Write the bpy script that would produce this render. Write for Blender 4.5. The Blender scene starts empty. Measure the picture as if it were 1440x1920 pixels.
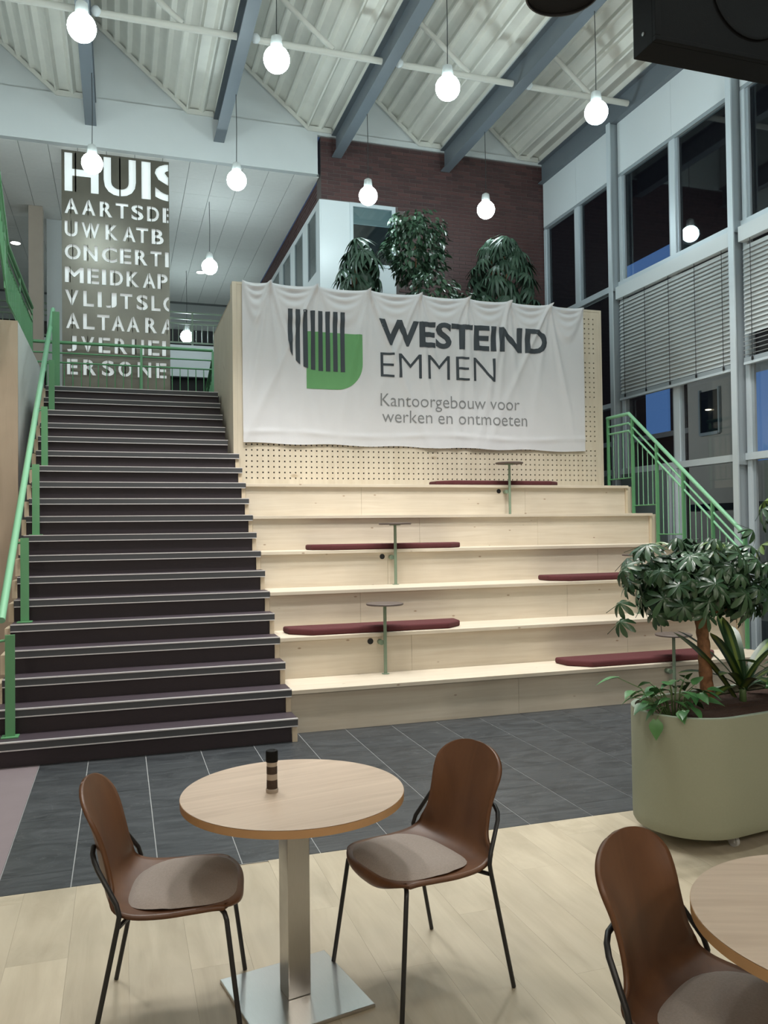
import bpy, bmesh, math, random
from mathutils import Vector, Matrix, Euler
random.seed(7)
PI = math.pi
sc = bpy.context.scene
COL = sc.collection

# ------------------------------------------------------------------ camera, world, exposure
CAMP = Vector((-1.3422, -6.4755, 1.6907))
YAW, PITCH, ROLL, FPX = 0.3117, 0.0208, -0.0124, 1535.28
def camera():
    f = Vector((math.sin(YAW)*math.cos(PITCH), math.cos(YAW)*math.cos(PITCH), math.sin(PITCH)))
    ri = Vector((math.cos(YAW), -math.sin(YAW), 0)); up = ri.cross(f)
    c, s = math.cos(ROLL), math.sin(ROLL)
    r2 = c*ri+s*up; u2 = -s*ri+c*up
    cd = bpy.data.cameras.new('camera'); co = bpy.data.objects.new('camera', cd); COL.objects.link(co)
    co.matrix_world = Matrix(((r2.x, u2.x, -f.x, CAMP.x), (r2.y, u2.y, -f.y, CAMP.y), (r2.z, u2.z, -f.z, CAMP.z), (0, 0, 0, 1)))
    cd.sensor_fit = 'VERTICAL'; cd.sensor_height = 36; cd.lens = FPX/1920*36
    cd.clip_start = 0.05; cd.clip_end = 200
    sc.camera = co
camera()
w = bpy.data.worlds.new('dusk'); sc.world = w; w.use_nodes = True
w.node_tree.nodes['Background'].inputs[0].default_value = (0.10, 0.17, 0.34, 1)
w.node_tree.nodes['Background'].inputs[1].default_value = 0.30
vs = sc.view_settings
vs.view_transform = 'Standard'; vs.look = 'None'; vs.gamma = 1; vs.use_curve_mapping = False
vs.exposure = 0.12
GLOBE = 50.0          # radiance of a pendant globe
# unseen spotlights added on the roof beams to brighten the steps and cafe (their housings are built with the lamps below)
ADDED_SPOTS = [(x, y, 7.60, tl0+(4 if x < -1 else 0), 78+(2 if x < -1 else 0), pw0, (1, .97, .93)) for x in (-1.73, .16, 2.06, 3.97) for y, tl0, pw0 in ((-1.1, 8, 330), (.1, 3, 400))]+[(x, -4.6, 7.60, -4, 70, 90, (1, .84, .64)) for x in (-1.73, 2.06)]
CAFE = 118.0          # radiance of warm globes added behind the camera as front fill

# ------------------------------------------------------------------ materials
def nt(name):
    m = bpy.data.materials.new(name); m.use_nodes = True
    t = m.node_tree; b = t.nodes['Principled BSDF']
    return m, t, b
def N(t, typ, **kw):
    n = t.nodes.new(typ)
    for k, v in kw.items():
        if k in n.inputs.keys() if isinstance(k, str) else False: n.inputs[k].default_value = v
        else: setattr(n, k, v)
    return n
def rgba(c): return (c[0], c[1], c[2], 1)
def plain(name, c, rough=.5, metal=0, var=0, scale=6, stretch=(1, 1, 1), bump=0, bscale=60, spec=.5, coat=0):
    m, t, b = nt(name)
    b.inputs['Base Color'].default_value = rgba(c); b.inputs['Roughness'].default_value = rough
    b.inputs['Metallic'].default_value = metal; b.inputs['Specular IOR Level'].default_value = spec
    b.inputs['Coat Weight'].default_value = coat
    tc = t.nodes.new('ShaderNodeTexCoord'); mp = t.nodes.new('ShaderNodeMapping'); mp.inputs['Scale'].default_value = stretch
    t.links.new(tc.outputs['Object'], mp.inputs[0])
    if var:
        n = t.nodes.new('ShaderNodeTexNoise'); n.inputs['Scale'].default_value = scale; n.inputs['Detail'].default_value = 5
        t.links.new(mp.outputs[0], n.inputs['Vector'])
        mx = t.nodes.new('ShaderNodeMix'); mx.data_type = 'RGBA'
        mx.inputs[6].default_value = rgba([x*(1-var) for x in c]); mx.inputs[7].default_value = rgba([min(1, x*(1+var)) for x in c])
        t.links.new(n.outputs[0], mx.inputs[0]); t.links.new(mx.outputs[2], b.inputs['Base Color'])
    if bump:
        n2 = t.nodes.new('ShaderNodeTexNoise'); n2.inputs['Scale'].default_value = bscale; n2.inputs['Detail'].default_value = 4
        t.links.new(mp.outputs[0], n2.inputs['Vector'])
        bp = t.nodes.new('ShaderNodeBump'); bp.inputs['Strength'].default_value = bump; bp.inputs['Distance'].default_value = .01
        t.links.new(n2.outputs[0], bp.inputs['Height']); t.links.new(bp.outputs[0], b.inputs['Normal'])
    return m
def wood(name, c1, c2, stretch, rough=.55, knots=0, knotc=(.25, .14, .06), kscale=1.6, bump=.05, blot=.25, rnd=.0):
    """procedural timber: fine grain stretched along one axis, soft blotches, optional knots"""
    m, t, b = nt(name); L = t.links
    b.inputs['Roughness'].default_value = rough
    tc = t.nodes.new('ShaderNodeTexCoord'); mp = t.nodes.new('ShaderNodeMapping'); mp.inputs['Scale'].default_value = stretch
    oi = t.nodes.new('ShaderNodeObjectInfo')
    av = t.nodes.new('ShaderNodeVectorMath'); av.operation = 'ADD'
    ml = t.nodes.new('ShaderNodeVectorMath'); ml.operation = 'SCALE'; ml.inputs['Scale'].default_value = 37.0 if rnd else 0
    cx = t.nodes.new('ShaderNodeCombineXYZ')
    for k in range(3): L.new(oi.outputs['Random'], cx.inputs[k])
    L.new(cx.outputs[0], ml.inputs[0]); L.new(tc.outputs['Object'], av.inputs[0]); L.new(ml.outputs[0], av.inputs[1])
    L.new(av.outputs[0], mp.inputs[0])
    n = t.nodes.new('ShaderNodeTexNoise'); n.inputs['Scale'].default_value = 1; n.inputs['Detail'].default_value = 6; n.inputs['Roughness'].default_value = .6
    n.inputs['Distortion'].default_value = .6
    L.new(mp.outputs[0], n.inputs['Vector'])
    rp = t.nodes.new('ShaderNodeValToRGB'); rp.color_ramp.elements[0].position = .3; rp.color_ramp.elements[1].position = .7
    rp.color_ramp.elements[0].color = rgba(c2); rp.color_ramp.elements[1].color = rgba(c1)
    L.new(n.outputs[0], rp.inputs[0])
    n2 = t.nodes.new('ShaderNodeTexNoise'); n2.inputs['Scale'].default_value = 1.3; n2.inputs['Detail'].default_value = 3
    L.new(av.outputs[0], n2.inputs['Vector'])
    mx = t.nodes.new('ShaderNodeMix'); mx.data_type = 'RGBA'; mx.blend_type = 'MULTIPLY'; mx.inputs[0].default_value = 1
    mr = t.nodes.new('ShaderNodeMapRange'); mr.inputs[1].default_value = .35; mr.inputs[2].default_value = .65; mr.inputs[3].default_value = 1-blot; mr.inputs[4].default_value = 1
    L.new(n2.outputs[0], mr.inputs[0]); L.new(rp.outputs[0], mx.inputs[6]); L.new(mr.outputs[0], mx.inputs[7])
    out = mx.outputs[2]
    if rnd:
        r2 = t.nodes.new('ShaderNodeMapRange'); r2.inputs[3].default_value = 1-rnd; r2.inputs[4].default_value = 1
        L.new(oi.outputs['Random'], r2.inputs[0])
        m3 = t.nodes.new('ShaderNodeMix'); m3.data_type = 'RGBA'; m3.blend_type = 'MULTIPLY'; m3.inputs[0].default_value = 1
        L.new(out, m3.inputs[6]); L.new(r2.outputs[0], m3.inputs[7]); out = m3.outputs[2]
    if knots:
        v = t.nodes.new('ShaderNodeTexVoronoi'); v.inputs['Scale'].default_value = kscale; v.inputs['Randomness'].default_value = 1
        mk = t.nodes.new('ShaderNodeMapping'); mk.inputs['Scale'].default_value = (1, 2.2, 2.2)
        L.new(tc.outputs['Object'], mk.inputs[0]); L.new(mk.outputs[0], v.inputs['Vector'])
        kr = t.nodes.new('ShaderNodeMapRange'); kr.inputs[1].default_value = .035; kr.inputs[2].default_value = .075; kr.inputs[3].default_value = knots; kr.inputs[4].default_value = 0
        L.new(v.outputs['Distance'], kr.inputs[0])
        mm = t.nodes.new('ShaderNodeMix'); mm.data_type = 'RGBA'; mm.inputs[7].default_value = rgba(knotc)
        L.new(kr.outputs[0], mm.inputs[0]); L.new(out, mm.inputs[6]); out = mm.outputs[2]
    L.new(out, b.inputs['Base Color'])
    bp = t.nodes.new('ShaderNodeBump'); bp.inputs['Strength'].default_value = bump; bp.inputs['Distance'].default_value = .004
    L.new(n.outputs[0], bp.inputs['Height']); L.new(bp.outputs[0], b.inputs['Normal'])
    return m
def emit(name, c, s):
    m, t, b = nt(name)
    b.inputs['Base Color'].default_value = rgba(c); b.inputs['Emission Color'].default_value = rgba(c); b.inputs['Emission Strength'].default_value = s
    return m
def glass(name, tint, refl=.9):
    m = bpy.data.materials.new(name); m.use_nodes = True; t = m.node_tree; t.nodes.clear()
    o = t.nodes.new('ShaderNodeOutputMaterial'); mx = t.nodes.new('ShaderNodeMixShader'); tr = t.nodes.new('ShaderNodeBsdfTransparent')
    gl = t.nodes.new('ShaderNodeBsdfGlossy'); lw_ = t.nodes.new('ShaderNodeLayerWeight')
    p5 = t.nodes.new('ShaderNodeMath'); p5.operation = 'POWER'; p5.inputs[1].default_value = 5; fr = t.nodes.new('ShaderNodeMath'); fr.operation = 'MULTIPLY_ADD'; fr.inputs[1].default_value = .94; fr.inputs[2].default_value = .045
    t.links.new(lw_.outputs['Facing'], p5.inputs[0]); t.links.new(p5.outputs[0], fr.inputs[0])
    tr.inputs[0].default_value = rgba(tint); gl.inputs[0].default_value = (refl, refl, refl, 1); gl.inputs['Roughness'].default_value = .02
    t.links.new(fr.outputs[0], mx.inputs[0]); t.links.new(tr.outputs[0], mx.inputs[1]); t.links.new(gl.outputs[0], mx.inputs[2]); t.links.new(mx.outputs[0], o.inputs[0])
    return m
def stone(name):
    m, t, b = nt(name); L = t.links
    tc = t.nodes.new('ShaderNodeTexCoord'); oi = t.nodes.new('ShaderNodeObjectInfo')
    cx = t.nodes.new('ShaderNodeCombineXYZ'); L.new(oi.outputs['Random'], cx.inputs[0]); L.new(oi.outputs['Random'], cx.inputs[1])
    ml = t.nodes.new('ShaderNodeVectorMath'); ml.operation = 'SCALE'; ml.inputs['Scale'].default_value = 31
    av = t.nodes.new('ShaderNodeVectorMath'); L.new(cx.outputs[0], ml.inputs[0]); L.new(tc.outputs['Object'], av.inputs[0]); L.new(ml.outputs[0], av.inputs[1])
    n = t.nodes.new('ShaderNodeTexNoise'); n.inputs['Scale'].default_value = 4; n.inputs['Detail'].default_value = 9; n.inputs['Roughness'].default_value = .65; n.inputs['Distortion'].default_value = 1.2
    mp = t.nodes.new('ShaderNodeMapping'); mp.inputs['Scale'].default_value = (.7, 2.2, 1); mp.inputs['Rotation'].default_value = (0, 0, .25)
    L.new(av.outputs[0], mp.inputs[0]); L.new(mp.outputs[0], n.inputs['Vector'])
    rp = t.nodes.new('ShaderNodeValToRGB')
    e = rp.color_ramp.elements; e[0].position = .3; e[0].color = (.018, .021, .024, 1); e[1].position = .72; e[1].color = (.066, .073, .079, 1)
    L.new(n.outputs[0], rp.inputs[0])
    # pale veins
    v = t.nodes.new('ShaderNodeTexNoise'); v.inputs['Scale'].default_value = 2.1; v.inputs['Detail'].default_value = 7; v.inputs['Distortion'].default_value = 2.4
    L.new(av.outputs[0], v.inputs['Vector'])
    ab = t.nodes.new('ShaderNodeMath'); ab.operation = 'SUBTRACT'; ab.inputs[1].default_value = .5; L.new(v.outputs[0], ab.inputs[0])
    a2 = t.nodes.new('ShaderNodeMath'); a2.operation = 'ABSOLUTE'; L.new(ab.outputs[0], a2.inputs[0])
    mr = t.nodes.new('ShaderNodeMapRange'); mr.inputs[1].default_value = 0; mr.inputs[2].default_value = .006; mr.inputs[3].default_value = .35; mr.inputs[4].default_value = 0
    L.new(a2.outputs[0], mr.inputs[0])
    mx = t.nodes.new('ShaderNodeMix'); mx.data_type = 'RGBA'; mx.inputs[7].default_value = (.15, .16, .165, 1)
    L.new(mr.outputs[0], mx.inputs[0]); L.new(rp.outputs[0], mx.inputs[6]); L.new(mx.outputs[2], b.inputs['Base Color'])
    b.inputs['Roughness'].default_value = .42
    bp = t.nodes.new('ShaderNodeBump'); bp.inputs['Strength'].default_value = .25; bp.inputs['Distance'].default_value = .01
    L.new(n.outputs[0], bp.inputs['Height']); L.new(bp.outputs[0], b.inputs['Normal'])
    return m
def leafmat(name, c, c2, rough=.4, stripe=None):
    m, t, b = nt(name); L = t.links
    oi = t.nodes.new('ShaderNodeObjectInfo'); tc = t.nodes.new('ShaderNodeTexCoord')
    n = t.nodes.new('ShaderNodeTexNoise'); n.inputs['Scale'].default_value = 9; L.new(tc.outputs['Object'], n.inputs['Vector'])
    ad = t.nodes.new('ShaderNodeMath'); ad.operation = 'MULTIPLY_ADD'; ad.inputs[1].default_value = .6
    L.new(oi.outputs['Random'], ad.inputs[0]); L.new(n.outputs[0], ad.inputs[2])
    rp = t.nodes.new('ShaderNodeMapRange'); rp.inputs[1].default_value = .3; rp.inputs[2].default_value = 1.1; L.new(ad.outputs[0], rp.inputs[0])
    mx = t.nodes.new('ShaderNodeMix'); mx.data_type = 'RGBA'; mx.inputs[6].default_value = rgba(c); mx.inputs[7].default_value = rgba(c2)
    L.new(rp.outputs[0], mx.inputs[0]); out = mx.outputs[2]
    if stripe:      # lighter band down the midrib (local x = width of the leaf)
        sx = t.nodes.new('ShaderNodeSeparateXYZ'); L.new(tc.outputs['Object'], sx.inputs[0])
        ab = t.nodes.new('ShaderNodeMath'); ab.operation = 'ABSOLUTE'; L.new(sx.outputs[0], ab.inputs[0])
        mr = t.nodes.new('ShaderNodeMapRange'); mr.inputs[1].default_value = .008; mr.inputs[2].default_value = .018; mr.inputs[3].default_value = 1; mr.inputs[4].default_value = 0
        L.new(ab.outputs[0], mr.inputs[0])
        m2 = t.nodes.new('ShaderNodeMix'); m2.data_type = 'RGBA'; m2.inputs[7].default_value = rgba(stripe)
        L.new(mr.outputs[0], m2.inputs[0]); L.new(out, m2.inputs[6]); out = m2.outputs[2]
    L.new(out, b.inputs['Base Color']); b.inputs['Roughness'].default_value = rough
    return m

M = dict(
    pine=wood('pine_panel', (.70, .625, .51), (.61, .525, .41), (1.2, 26, 26), .5, .75, (.25, .15, .08), 3.6, .04, .12),
    pine_end=plain('pine_edge', (.66, .55, .40), .55, var=.08),
    birch=wood('birch_panel', (.66, .59, .47), (.58, .50, .38), (14, 14, 1.2), .5, .5, (.3, .2, .1), 1.2, .03, .1),
    plywood=wood('plywood_wall', (.60, .47, .34), (.53, .41, .29), (9, 9, 1.1), .6, .5, (.2, .12, .06), 1.1, .03, .15),
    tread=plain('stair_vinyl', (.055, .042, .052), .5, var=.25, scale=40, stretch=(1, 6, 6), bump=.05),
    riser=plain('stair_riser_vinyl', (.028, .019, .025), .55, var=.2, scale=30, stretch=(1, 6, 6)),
    nosing=plain('nosing_rubber', (.050, .052, .056), .6),
    silver=plain('nosing_aluminium', (.62, .60, .60), .4, .3),
    white=plain('white_paint', (.57, .60, .60), .6, var=.03, scale=3),
    parapet=plain('parapet_white', (.80, .80, .77), .6, var=.03, scale=3),
    whitegloss=plain('white_lacquer', (.66, .71, .73), .35),
    deck=plain('roof_deck_paint', (.76, .75, .68), .45, .15, var=.08, scale=5),
    strut=plain('cream_steel', (.60, .60, .55), .45),
    beam=plain('grey_blue_steel', (.15, .175, .20), .45, .1, var=.05),
    frame=plain('grey_aluminium', (.36, .41, .44), .4, .3),
    frame_lt=plain('light_grey_aluminium', (.60, .67, .71), .4, .2),
    greypanel=plain('grey_green_panel', (.16, .20, .195), .5),
    brick=None, mortar=plain('mortar', (.125, .105, .10), .9, bump=.2),
    soffit=plain('acoustic_tile', (.80, .80, .77), .85, var=.05, scale=14, bump=.05),
    grid=plain('tile_joint', (.20, .21, .21), .8),
    green=plain('green_paint', (.11, .30, .14), .38, var=.05),
    green_lt=plain('green_handrail', (.22, .48, .29), .35),
    sage=plain('sage_steel', (.20, .27, .19), .45),
    steelplate=plain('raw_steel_plate', (.15, .14, .115), .38, .75, var=.35, scale=2.5, bump=.03, bscale=8),
    backing=emit('sign_back_white', (.80, .86, .86), .42),  # white sheet behind the letters, emission added to keep it bright
    cloth=plain('banner_cloth', (.63, .63, .645), .85, var=.03, scale=5, bump=.12, bscale=140),
    ink=plain('dark_print', (.045, .055, .065), .8),
    inkgrey=plain('grey_print', (.22, .225, .23), .8),
    inkgreen=plain('green_print', (.13, .33, .13), .8),
    cushion=plain('burgundy_wool', (.095, .022, .024), .95, var=.35, scale=220, bump=.4, bscale=400),
    linoleum=plain('brown_linoleum', (.11, .085, .075), .5, var=.1),
    black=plain('black_metal', (.012, .012, .013), .4),
    blackplastic=plain('black_plastic', (.006, .006, .006), .6, var=.2, scale=30, bump=.1, bscale=150, spec=.12),
    veneer=wood('brown_shell', (.150, .064, .027), (.092, .036, .015), (7, 7, 1.5), .42, bump=.02, blot=.25),
    fabric=plain('taupe_fabric', (.30, .255, .225), .95, var=.2, scale=160, bump=.35, bscale=500),
    oak=wood('oak_laminate', (.57, .45, .35), (.45, .345, .26), (1.5, 22, 9), .45, bump=.03, blot=.12),
    oakedge=plain('oak_edge_band', (.42, .24, .11), .5, var=.1),
    brushed=plain('brushed_steel', (.55, .54, .52), .28, 1, var=.1, scale=30, stretch=(40, 1, 1)),
    vinyl=wood('vinyl_plank', (.53, .468, .355), (.42, .36, .262), (11, 1.3, 1), .42, .35, (.22, .15, .09), 1.3, .05, .16, rnd=.02),
    subfloor=plain('floor_joint', (.40, .34, .25), .8),
    stone=stone('slate_tile'), grout=plain('grout', (.30, .31, .31), .9),
    mauve=plain('mauve_linoleum', (.20, .165, .175), .6, var=.08),
    pot=plain('sage_pot', (.26, .272, .195), .55, var=.05, scale=90, bump=.05, bscale=300),
    potrim=plain('pot_rim', (.30, .36, .29), .4),
    soil=plain('bark_soil', (.055, .026, .016), .95, var=.5, scale=90, bump=1, bscale=80),
    bark=plain('schefflera_bark', (.25, .12, .055), .8, var=.8, scale=26, bump=.6, bscale=40),
    stem=plain('green_stem', (.10, .17, .06), .6),
    leaf=leafmat('schefflera_leaf', (.013, .040, .018), (.045, .100, .045), .30),
    leafy=leafmat('schefflera_young', (.05, .12, .02), (.16, .24, .05), .35),
    pothos=leafmat('pothos_leaf', (.025, .095, .03), (.075, .20, .065), .35),
    drac=leafmat('dracaena_leaf', (.016, .05, .016), (.03, .08, .025), .35, stripe=(.17, .24, .05)),
    ficus=leafmat('ficus_leaf', (.020, .060, .030), (.075, .145, .085), .35),
    palm=leafmat('palm_leaf', (.018, .048, .026), (.06, .115, .075), .4),
    fillglobe=emit('warm_fill_globe', (1, .94, .84), CAFE),
    globe=emit('globe_glass', (.80, .97, 1), GLOBE),
    socket=plain('lamp_socket', (.40, .42, .41), .4),
    cord=plain('lamp_cord', (.03, .035, .035), .6),
    glass=glass('window_glass', (.72, .80, .82)),
    slat=plain('blind_slat', (.62, .65, .65), .4, .35),
    outbrick=plain('outside_brick', (.06, .035, .03), .9, var=.3, scale=10),
    outpale=plain('outside_render', (.50, .47, .44), .9, var=.04),
    outblue=emit('outside_blue_glow', (.10, .19, .42), .75),  # dusk-blue patches outside, built as glowing panes
    outdark=plain('outside_dark_glass', (.01, .012, .015), .2),
    outlamp=emit('outside_lamp', (1, .75, .5), 6),
    ground=plain('outside_paving', (.08, .08, .08), .9),
    greywall=plain('grey_plaster', (.36, .38, .37), .8, var=.04),
    beige=plain('beige_plaster', (.42, .36, .30), .8, var=.05),
    darkwall=plain('dark_opening', (.02, .02, .02), .8),
    pepper=plain('peppercorns', (.04, .022, .012), .8, var=.6, scale=300),
    salt=plain('mill_glass', (.33, .27, .21), .2),
    wheel=plain('caster_grey', (.42, .42, .41), .4),
    downlight=emit('downlight', (1, .96, .85), 8),
)
def brickmat():
    m, t, b = nt('maroon_brick'); L = t.links
    oi = t.nodes.new('ShaderNodeObjectInfo'); tc = t.nodes.new('ShaderNodeTexCoord')
    v = t.nodes.new('ShaderNodeTexVoronoi'); v.inputs['Scale'].default_value = 5
    L.new(tc.outputs['Object'], v.inputs['Vector'])
    ad = t.nodes.new('ShaderNodeMath'); ad.operation = 'ADD'; L.new(oi.outputs['Random'], ad.inputs[0])
    n = t.nodes.new('ShaderNodeTexNoise'); n.inputs['Scale'].default_value = 8; n.inputs['Detail'].default_value = 4; L.new(tc.outputs['Object'], n.inputs['Vector'])
    L.new(n.outputs[0], ad.inputs[1])
    mr = t.nodes.new('ShaderNodeMapRange'); mr.inputs[1].default_value = .3; mr.inputs[2].default_value = 1.5; L.new(ad.outputs[0], mr.inputs[0])
    mx = t.nodes.new('ShaderNodeMix'); mx.data_type = 'RGBA'; mx.inputs[6].default_value = (.038, .018, .019, 1); mx.inputs[7].default_value = (.085, .036, .034, 1)
    L.new(mr.outputs[0], mx.inputs[0]); L.new(mx.outputs[2], b.inputs['Base Color']); b.inputs['Roughness'].default_value = .6
    return m
M['brick'] = brickmat()

# ------------------------------------------------------------------ mesh helpers
class MB:
    def __init__(s): s.v = []; s.f = []
    def add(s, vs, fs):
        o = len(s.v); s.v += [tuple(v) for v in vs]; s.f += [tuple(i+o for i in f) for f in fs]; return s
    def box(s, x0, x1, y0, y1, z0, z1):
        return s.add([(x0, y0, z0), (x1, y0, z0), (x1, y1, z0), (x0, y1, z0), (x0, y0, z1), (x1, y0, z1), (x1, y1, z1), (x0, y1, z1)],
                     [(0, 3, 2, 1), (4, 5, 6, 7), (0, 1, 5, 4), (1, 2, 6, 5), (2, 3, 7, 6), (3, 0, 4, 7)])
    def bbox(s, x0, x1, y0, y1, z0, z1, c=.005):       # box with chamfered vertical+horizontal edges (12 extra faces)
        bm = bmesh.new(); bmesh.ops.create_cube(bm, size=1)
        for v in bm.verts: v.co = ((x0+x1)/2+v.co.x*(x1-x0), (y0+y1)/2+v.co.y*(y1-y0), (z0+z1)/2+v.co.z*(z1-z0))
        bmesh.ops.bevel(bm, geom=bm.edges[:], offset=c, segments=2, affect='EDGES', profile=.6)
        bm.verts.index_update(); s.add([v.co[:] for v in bm.verts], [[v.index for v in f.verts] for f in bm.faces]); bm.free(); return s
    def bar(s, p, q, w, h, up=(0, 0, 1)):
        p, q = Vector(p), Vector(q); d = (q-p).normalized(); u = Vector(up)
        if abs(d.dot(u)) > .99: u = Vector((0, 1, 0))
        r = d.cross(u).normalized(); u2 = r.cross(d)
        vs = [a+r*(sx*w/2)+u2*(sy*h/2) for a in (p, q) for sx, sy in ((-1, -1), (1, -1), (1, 1), (-1, 1))]
        return s.add(vs, [(0, 3, 2, 1), (4, 5, 6, 7), (0, 1, 5, 4), (1, 2, 6, 5), (2, 3, 7, 6), (3, 0, 4, 7)])
    def tube(s, pts, r, n=8, cap=True):
        pts = [Vector(p) for p in pts]; rs = r if isinstance(r, (list, tuple)) else [r]*len(pts); o = len(s.v)
        u = None
        for i, p in enumerate(pts):
            d = ((pts[i+1]-p if i+1 < len(pts) else p-pts[i-1]).normalized() + (p-pts[i-1] if i else pts[1]-p).normalized()).normalized()
            if u is None:
                u = d.orthogonal().normalized()
            else:
                u = (u-d*u.dot(d)).normalized()
            w_ = d.cross(u)
            for k in range(n):
                a = 2*PI*k/n; s.v.append(tuple(p+(u*math.cos(a)+w_*math.sin(a))*rs[i]))
        for i in range(len(pts)-1):
            for k in range(n):
                a, b = o+i*n+k, o+i*n+(k+1) % n; s.f.append((a, b, b+n, a+n))
        if cap:
            s.f.append(tuple(o+k for k in reversed(range(n)))); s.f.append(tuple(o+(len(pts)-1)*n+k for k in range(n)))
        return s
    def lathe(s, prof, n=24, c=(0, 0, 0), cap=True):
        o = len(s.v); m = len(prof)
        for r, z in prof:
            for k in range(n):
                a = 2*PI*k/n; s.v.append((c[0]+r*math.cos(a), c[1]+r*math.sin(a), c[2]+z))
        for i in range(m-1):
            for k in range(n):
                a, b = o+i*n+k, o+i*n+(k+1) % n; s.f.append((a, b, b+n, a+n))
        if cap:
            s.f.append(tuple(o+k for k in reversed(range(n)))); s.f.append(tuple(o+(m-1)*n+k for k in range(n)))
        return s
    def prism(s, poly, axis, a0, a1):                   # polygon extruded along an axis; poly in the two other axes (cyclic order)
        n = len(poly)
        def P(q, a): return {'x': (a, q[0], q[1]), 'y': (q[0], a, q[1]), 'z': (q[0], q[1], a)}[axis]
        return s.add([P(q, a0) for q in poly]+[P(q, a1) for q in poly],
                     [tuple(range(n)), tuple(reversed(range(n, 2*n)))]+[(i, n+i, n+(i+1) % n, (i+1) % n) for i in range(n)])
    def grid(s, fn, nu, nv):
        o = len(s.v)
        for j in range(nv+1):
            for i in range(nu+1): s.v.append(tuple(fn(i/nu, j/nv)))
        for j in range(nv):
            for i in range(nu):
                a = o+j*(nu+1)+i; s.f.append((a, a+1, a+nu+2, a+nu+1))
        return s
    def mesh(s, name, mat, smooth=False):
        me = bpy.data.meshes.new(name); me.from_pydata(s.v, [], s.f)
        bm = bmesh.new(); bm.from_mesh(me); bmesh.ops.recalc_face_normals(bm, faces=bm.faces[:]); bm.to_mesh(me); bm.free()
        if mat: me.materials.append(M[mat] if isinstance(mat, str) else mat)
        if smooth:
            me.shade_smooth()
            if smooth is not True: me.set_sharp_from_angle(angle=math.radians(smooth))
        return me
    def build(s, name, mat, parent=None, smooth=False, loc=None):
        return obj(name, s.mesh(name, mat, smooth), parent, loc)
def obj(name, me, parent=None, loc=None, rot=None, scale=None):
    o = bpy.data.objects.new(name, me); COL.objects.link(o); o.parent = parent
    if loc is not None: o.location = loc
    if rot is not None: o.rotation_euler = rot
    if scale is not None: o.scale = scale
    return o
def tag(o, label, cat, group=None):
    o['label'] = label; o['category'] = cat
    if group: o['group'] = group
    return o
def thing(name, label, cat, loc=(0, 0, 0), rz=0, group=None):
    o = bpy.data.objects.new(name, None); COL.objects.link(o); o.location = loc; o.rotation_euler = (0, 0, rz); o.empty_display_size = .1
    return tag(o, label, cat, group)
def struct(name, label=None, loc=(0, 0, 0)):
    o = bpy.data.objects.new(name, None); COL.objects.link(o); o['kind'] = 'structure'; o.location = loc
    if label: o['label'] = label
    return o
def smesh(name, mb, mat, label=None, smooth=False):
    o = mb.build(name, mat, None, smooth); o['kind'] = 'structure'
    if label: o['label'] = label
    return o
def copy_tree(o, parent=None):
    c = o.copy(); COL.objects.link(c); c.parent = parent
    for ch in list(o.children): copy_tree(ch, c)
    return c
def text_bm(body, offset=0.0, extrude=0.0):
    cu = bpy.data.curves.new('txt', 'FONT'); cu.body = body; cu.size = 1; cu.offset = offset; cu.extrude = extrude; cu.resolution_u = 4
    o = bpy.data.objects.new('txt', cu); COL.objects.link(o)
    dg = bpy.context.evaluated_depsgraph_get(); me = bpy.data.meshes.new_from_object(o.evaluated_get(dg))
    bm = bmesh.new(); bm.from_mesh(me); bpy.data.objects.remove(o); bpy.data.curves.remove(cu); bpy.data.meshes.remove(me)
    bmesh.ops.remove_doubles(bm, verts=bm.verts[:], dist=1e-5)
    return bm
def bounds(bm):
    xs = [v.co.x for v in bm.verts]; ys = [v.co.y for v in bm.verts]
    return min(xs), max(xs), min(ys), max(ys)

# ------------------------------------------------------------------ key dimensions (metres)
r, t = .1856, .24936            # stair riser and tread
YW = 3.28                       # face of the perforated wall
YB = 6.40                       # brick wall and white fascia
XG = 5.90                       # glazing plane
LAND = 19*r                     # landing level
BEAMX = [-5.51, -3.62, -1.73, .16, 2.06, 3.97, 5.83]

# ================================================================== FLOOR
fl = struct('floor', 'floor of pale planks, dark slate tiles and mauve linoleum')
MB().box(-6, 7, -9.2, 15.2, -.2, -.012).build('screed', 'grout', fl)
MB().box(-5, XG, -9, -2.255, -.0119, -.006).build('plank_bed', 'subfloor', fl)
pw, pl = .23, 1.5
pm = MB().box(-pw/2+.0003, pw/2-.0003, -pl/2+.0003, pl/2-.0003, -.0058, 0).mesh('plank', 'vinyl')
y1 = -2.256
for i in range(int((XG+5)/pw)+1):
    x = -5+pw*(i+.5)
    if x+pw/2 > XG: break
    off = (i*0.61) % 1.0*pl; y = y1+off
    while y > -9:
        a, b = min(y, y1), max(y-pl, -9.0)
        if a-b > .05:
            o = obj('plank', pm, fl, (x, (a+b)/2, 0)); o.scale = (1, (a-b)/pl, 1)
        y -= pl
smx = MB().box(-5, -1.915, -2.25, 4.4, -.0119, 0).build('linoleum', 'mauve', fl)
MB().box(-1.914, XG, -2.254, .345, -.0119, -.0022).build('grout_bed', 'grout', fl)
tw, tl = .408, .816
tm = MB().box(-tw/2+.003, tw/2-.003, -tl/2+.0015, tl/2-.0015, -.0118+.0096, 0).mesh('slate_tile', 'stone')
for i in range(19):
    x0 = -1.577-.333+i*tw if i else -1.912
    xa = -1.577+(i-1)*tw; xb = xa+tw
    if i == 0: xa = -1.912
    y = -2.25-(.20 if i % 2 else .61)
    while y < .3:
        a, b = max(y, -2.25), min(y+tl, .34)
        if b-a > .02:
            o = obj('slate_tile', tm, fl, ((xa+xb)/2, (a+b)/2, 0)); o.scale = ((xb-xa)/tw, (b-a)/tl, 1)
        y += tl

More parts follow.
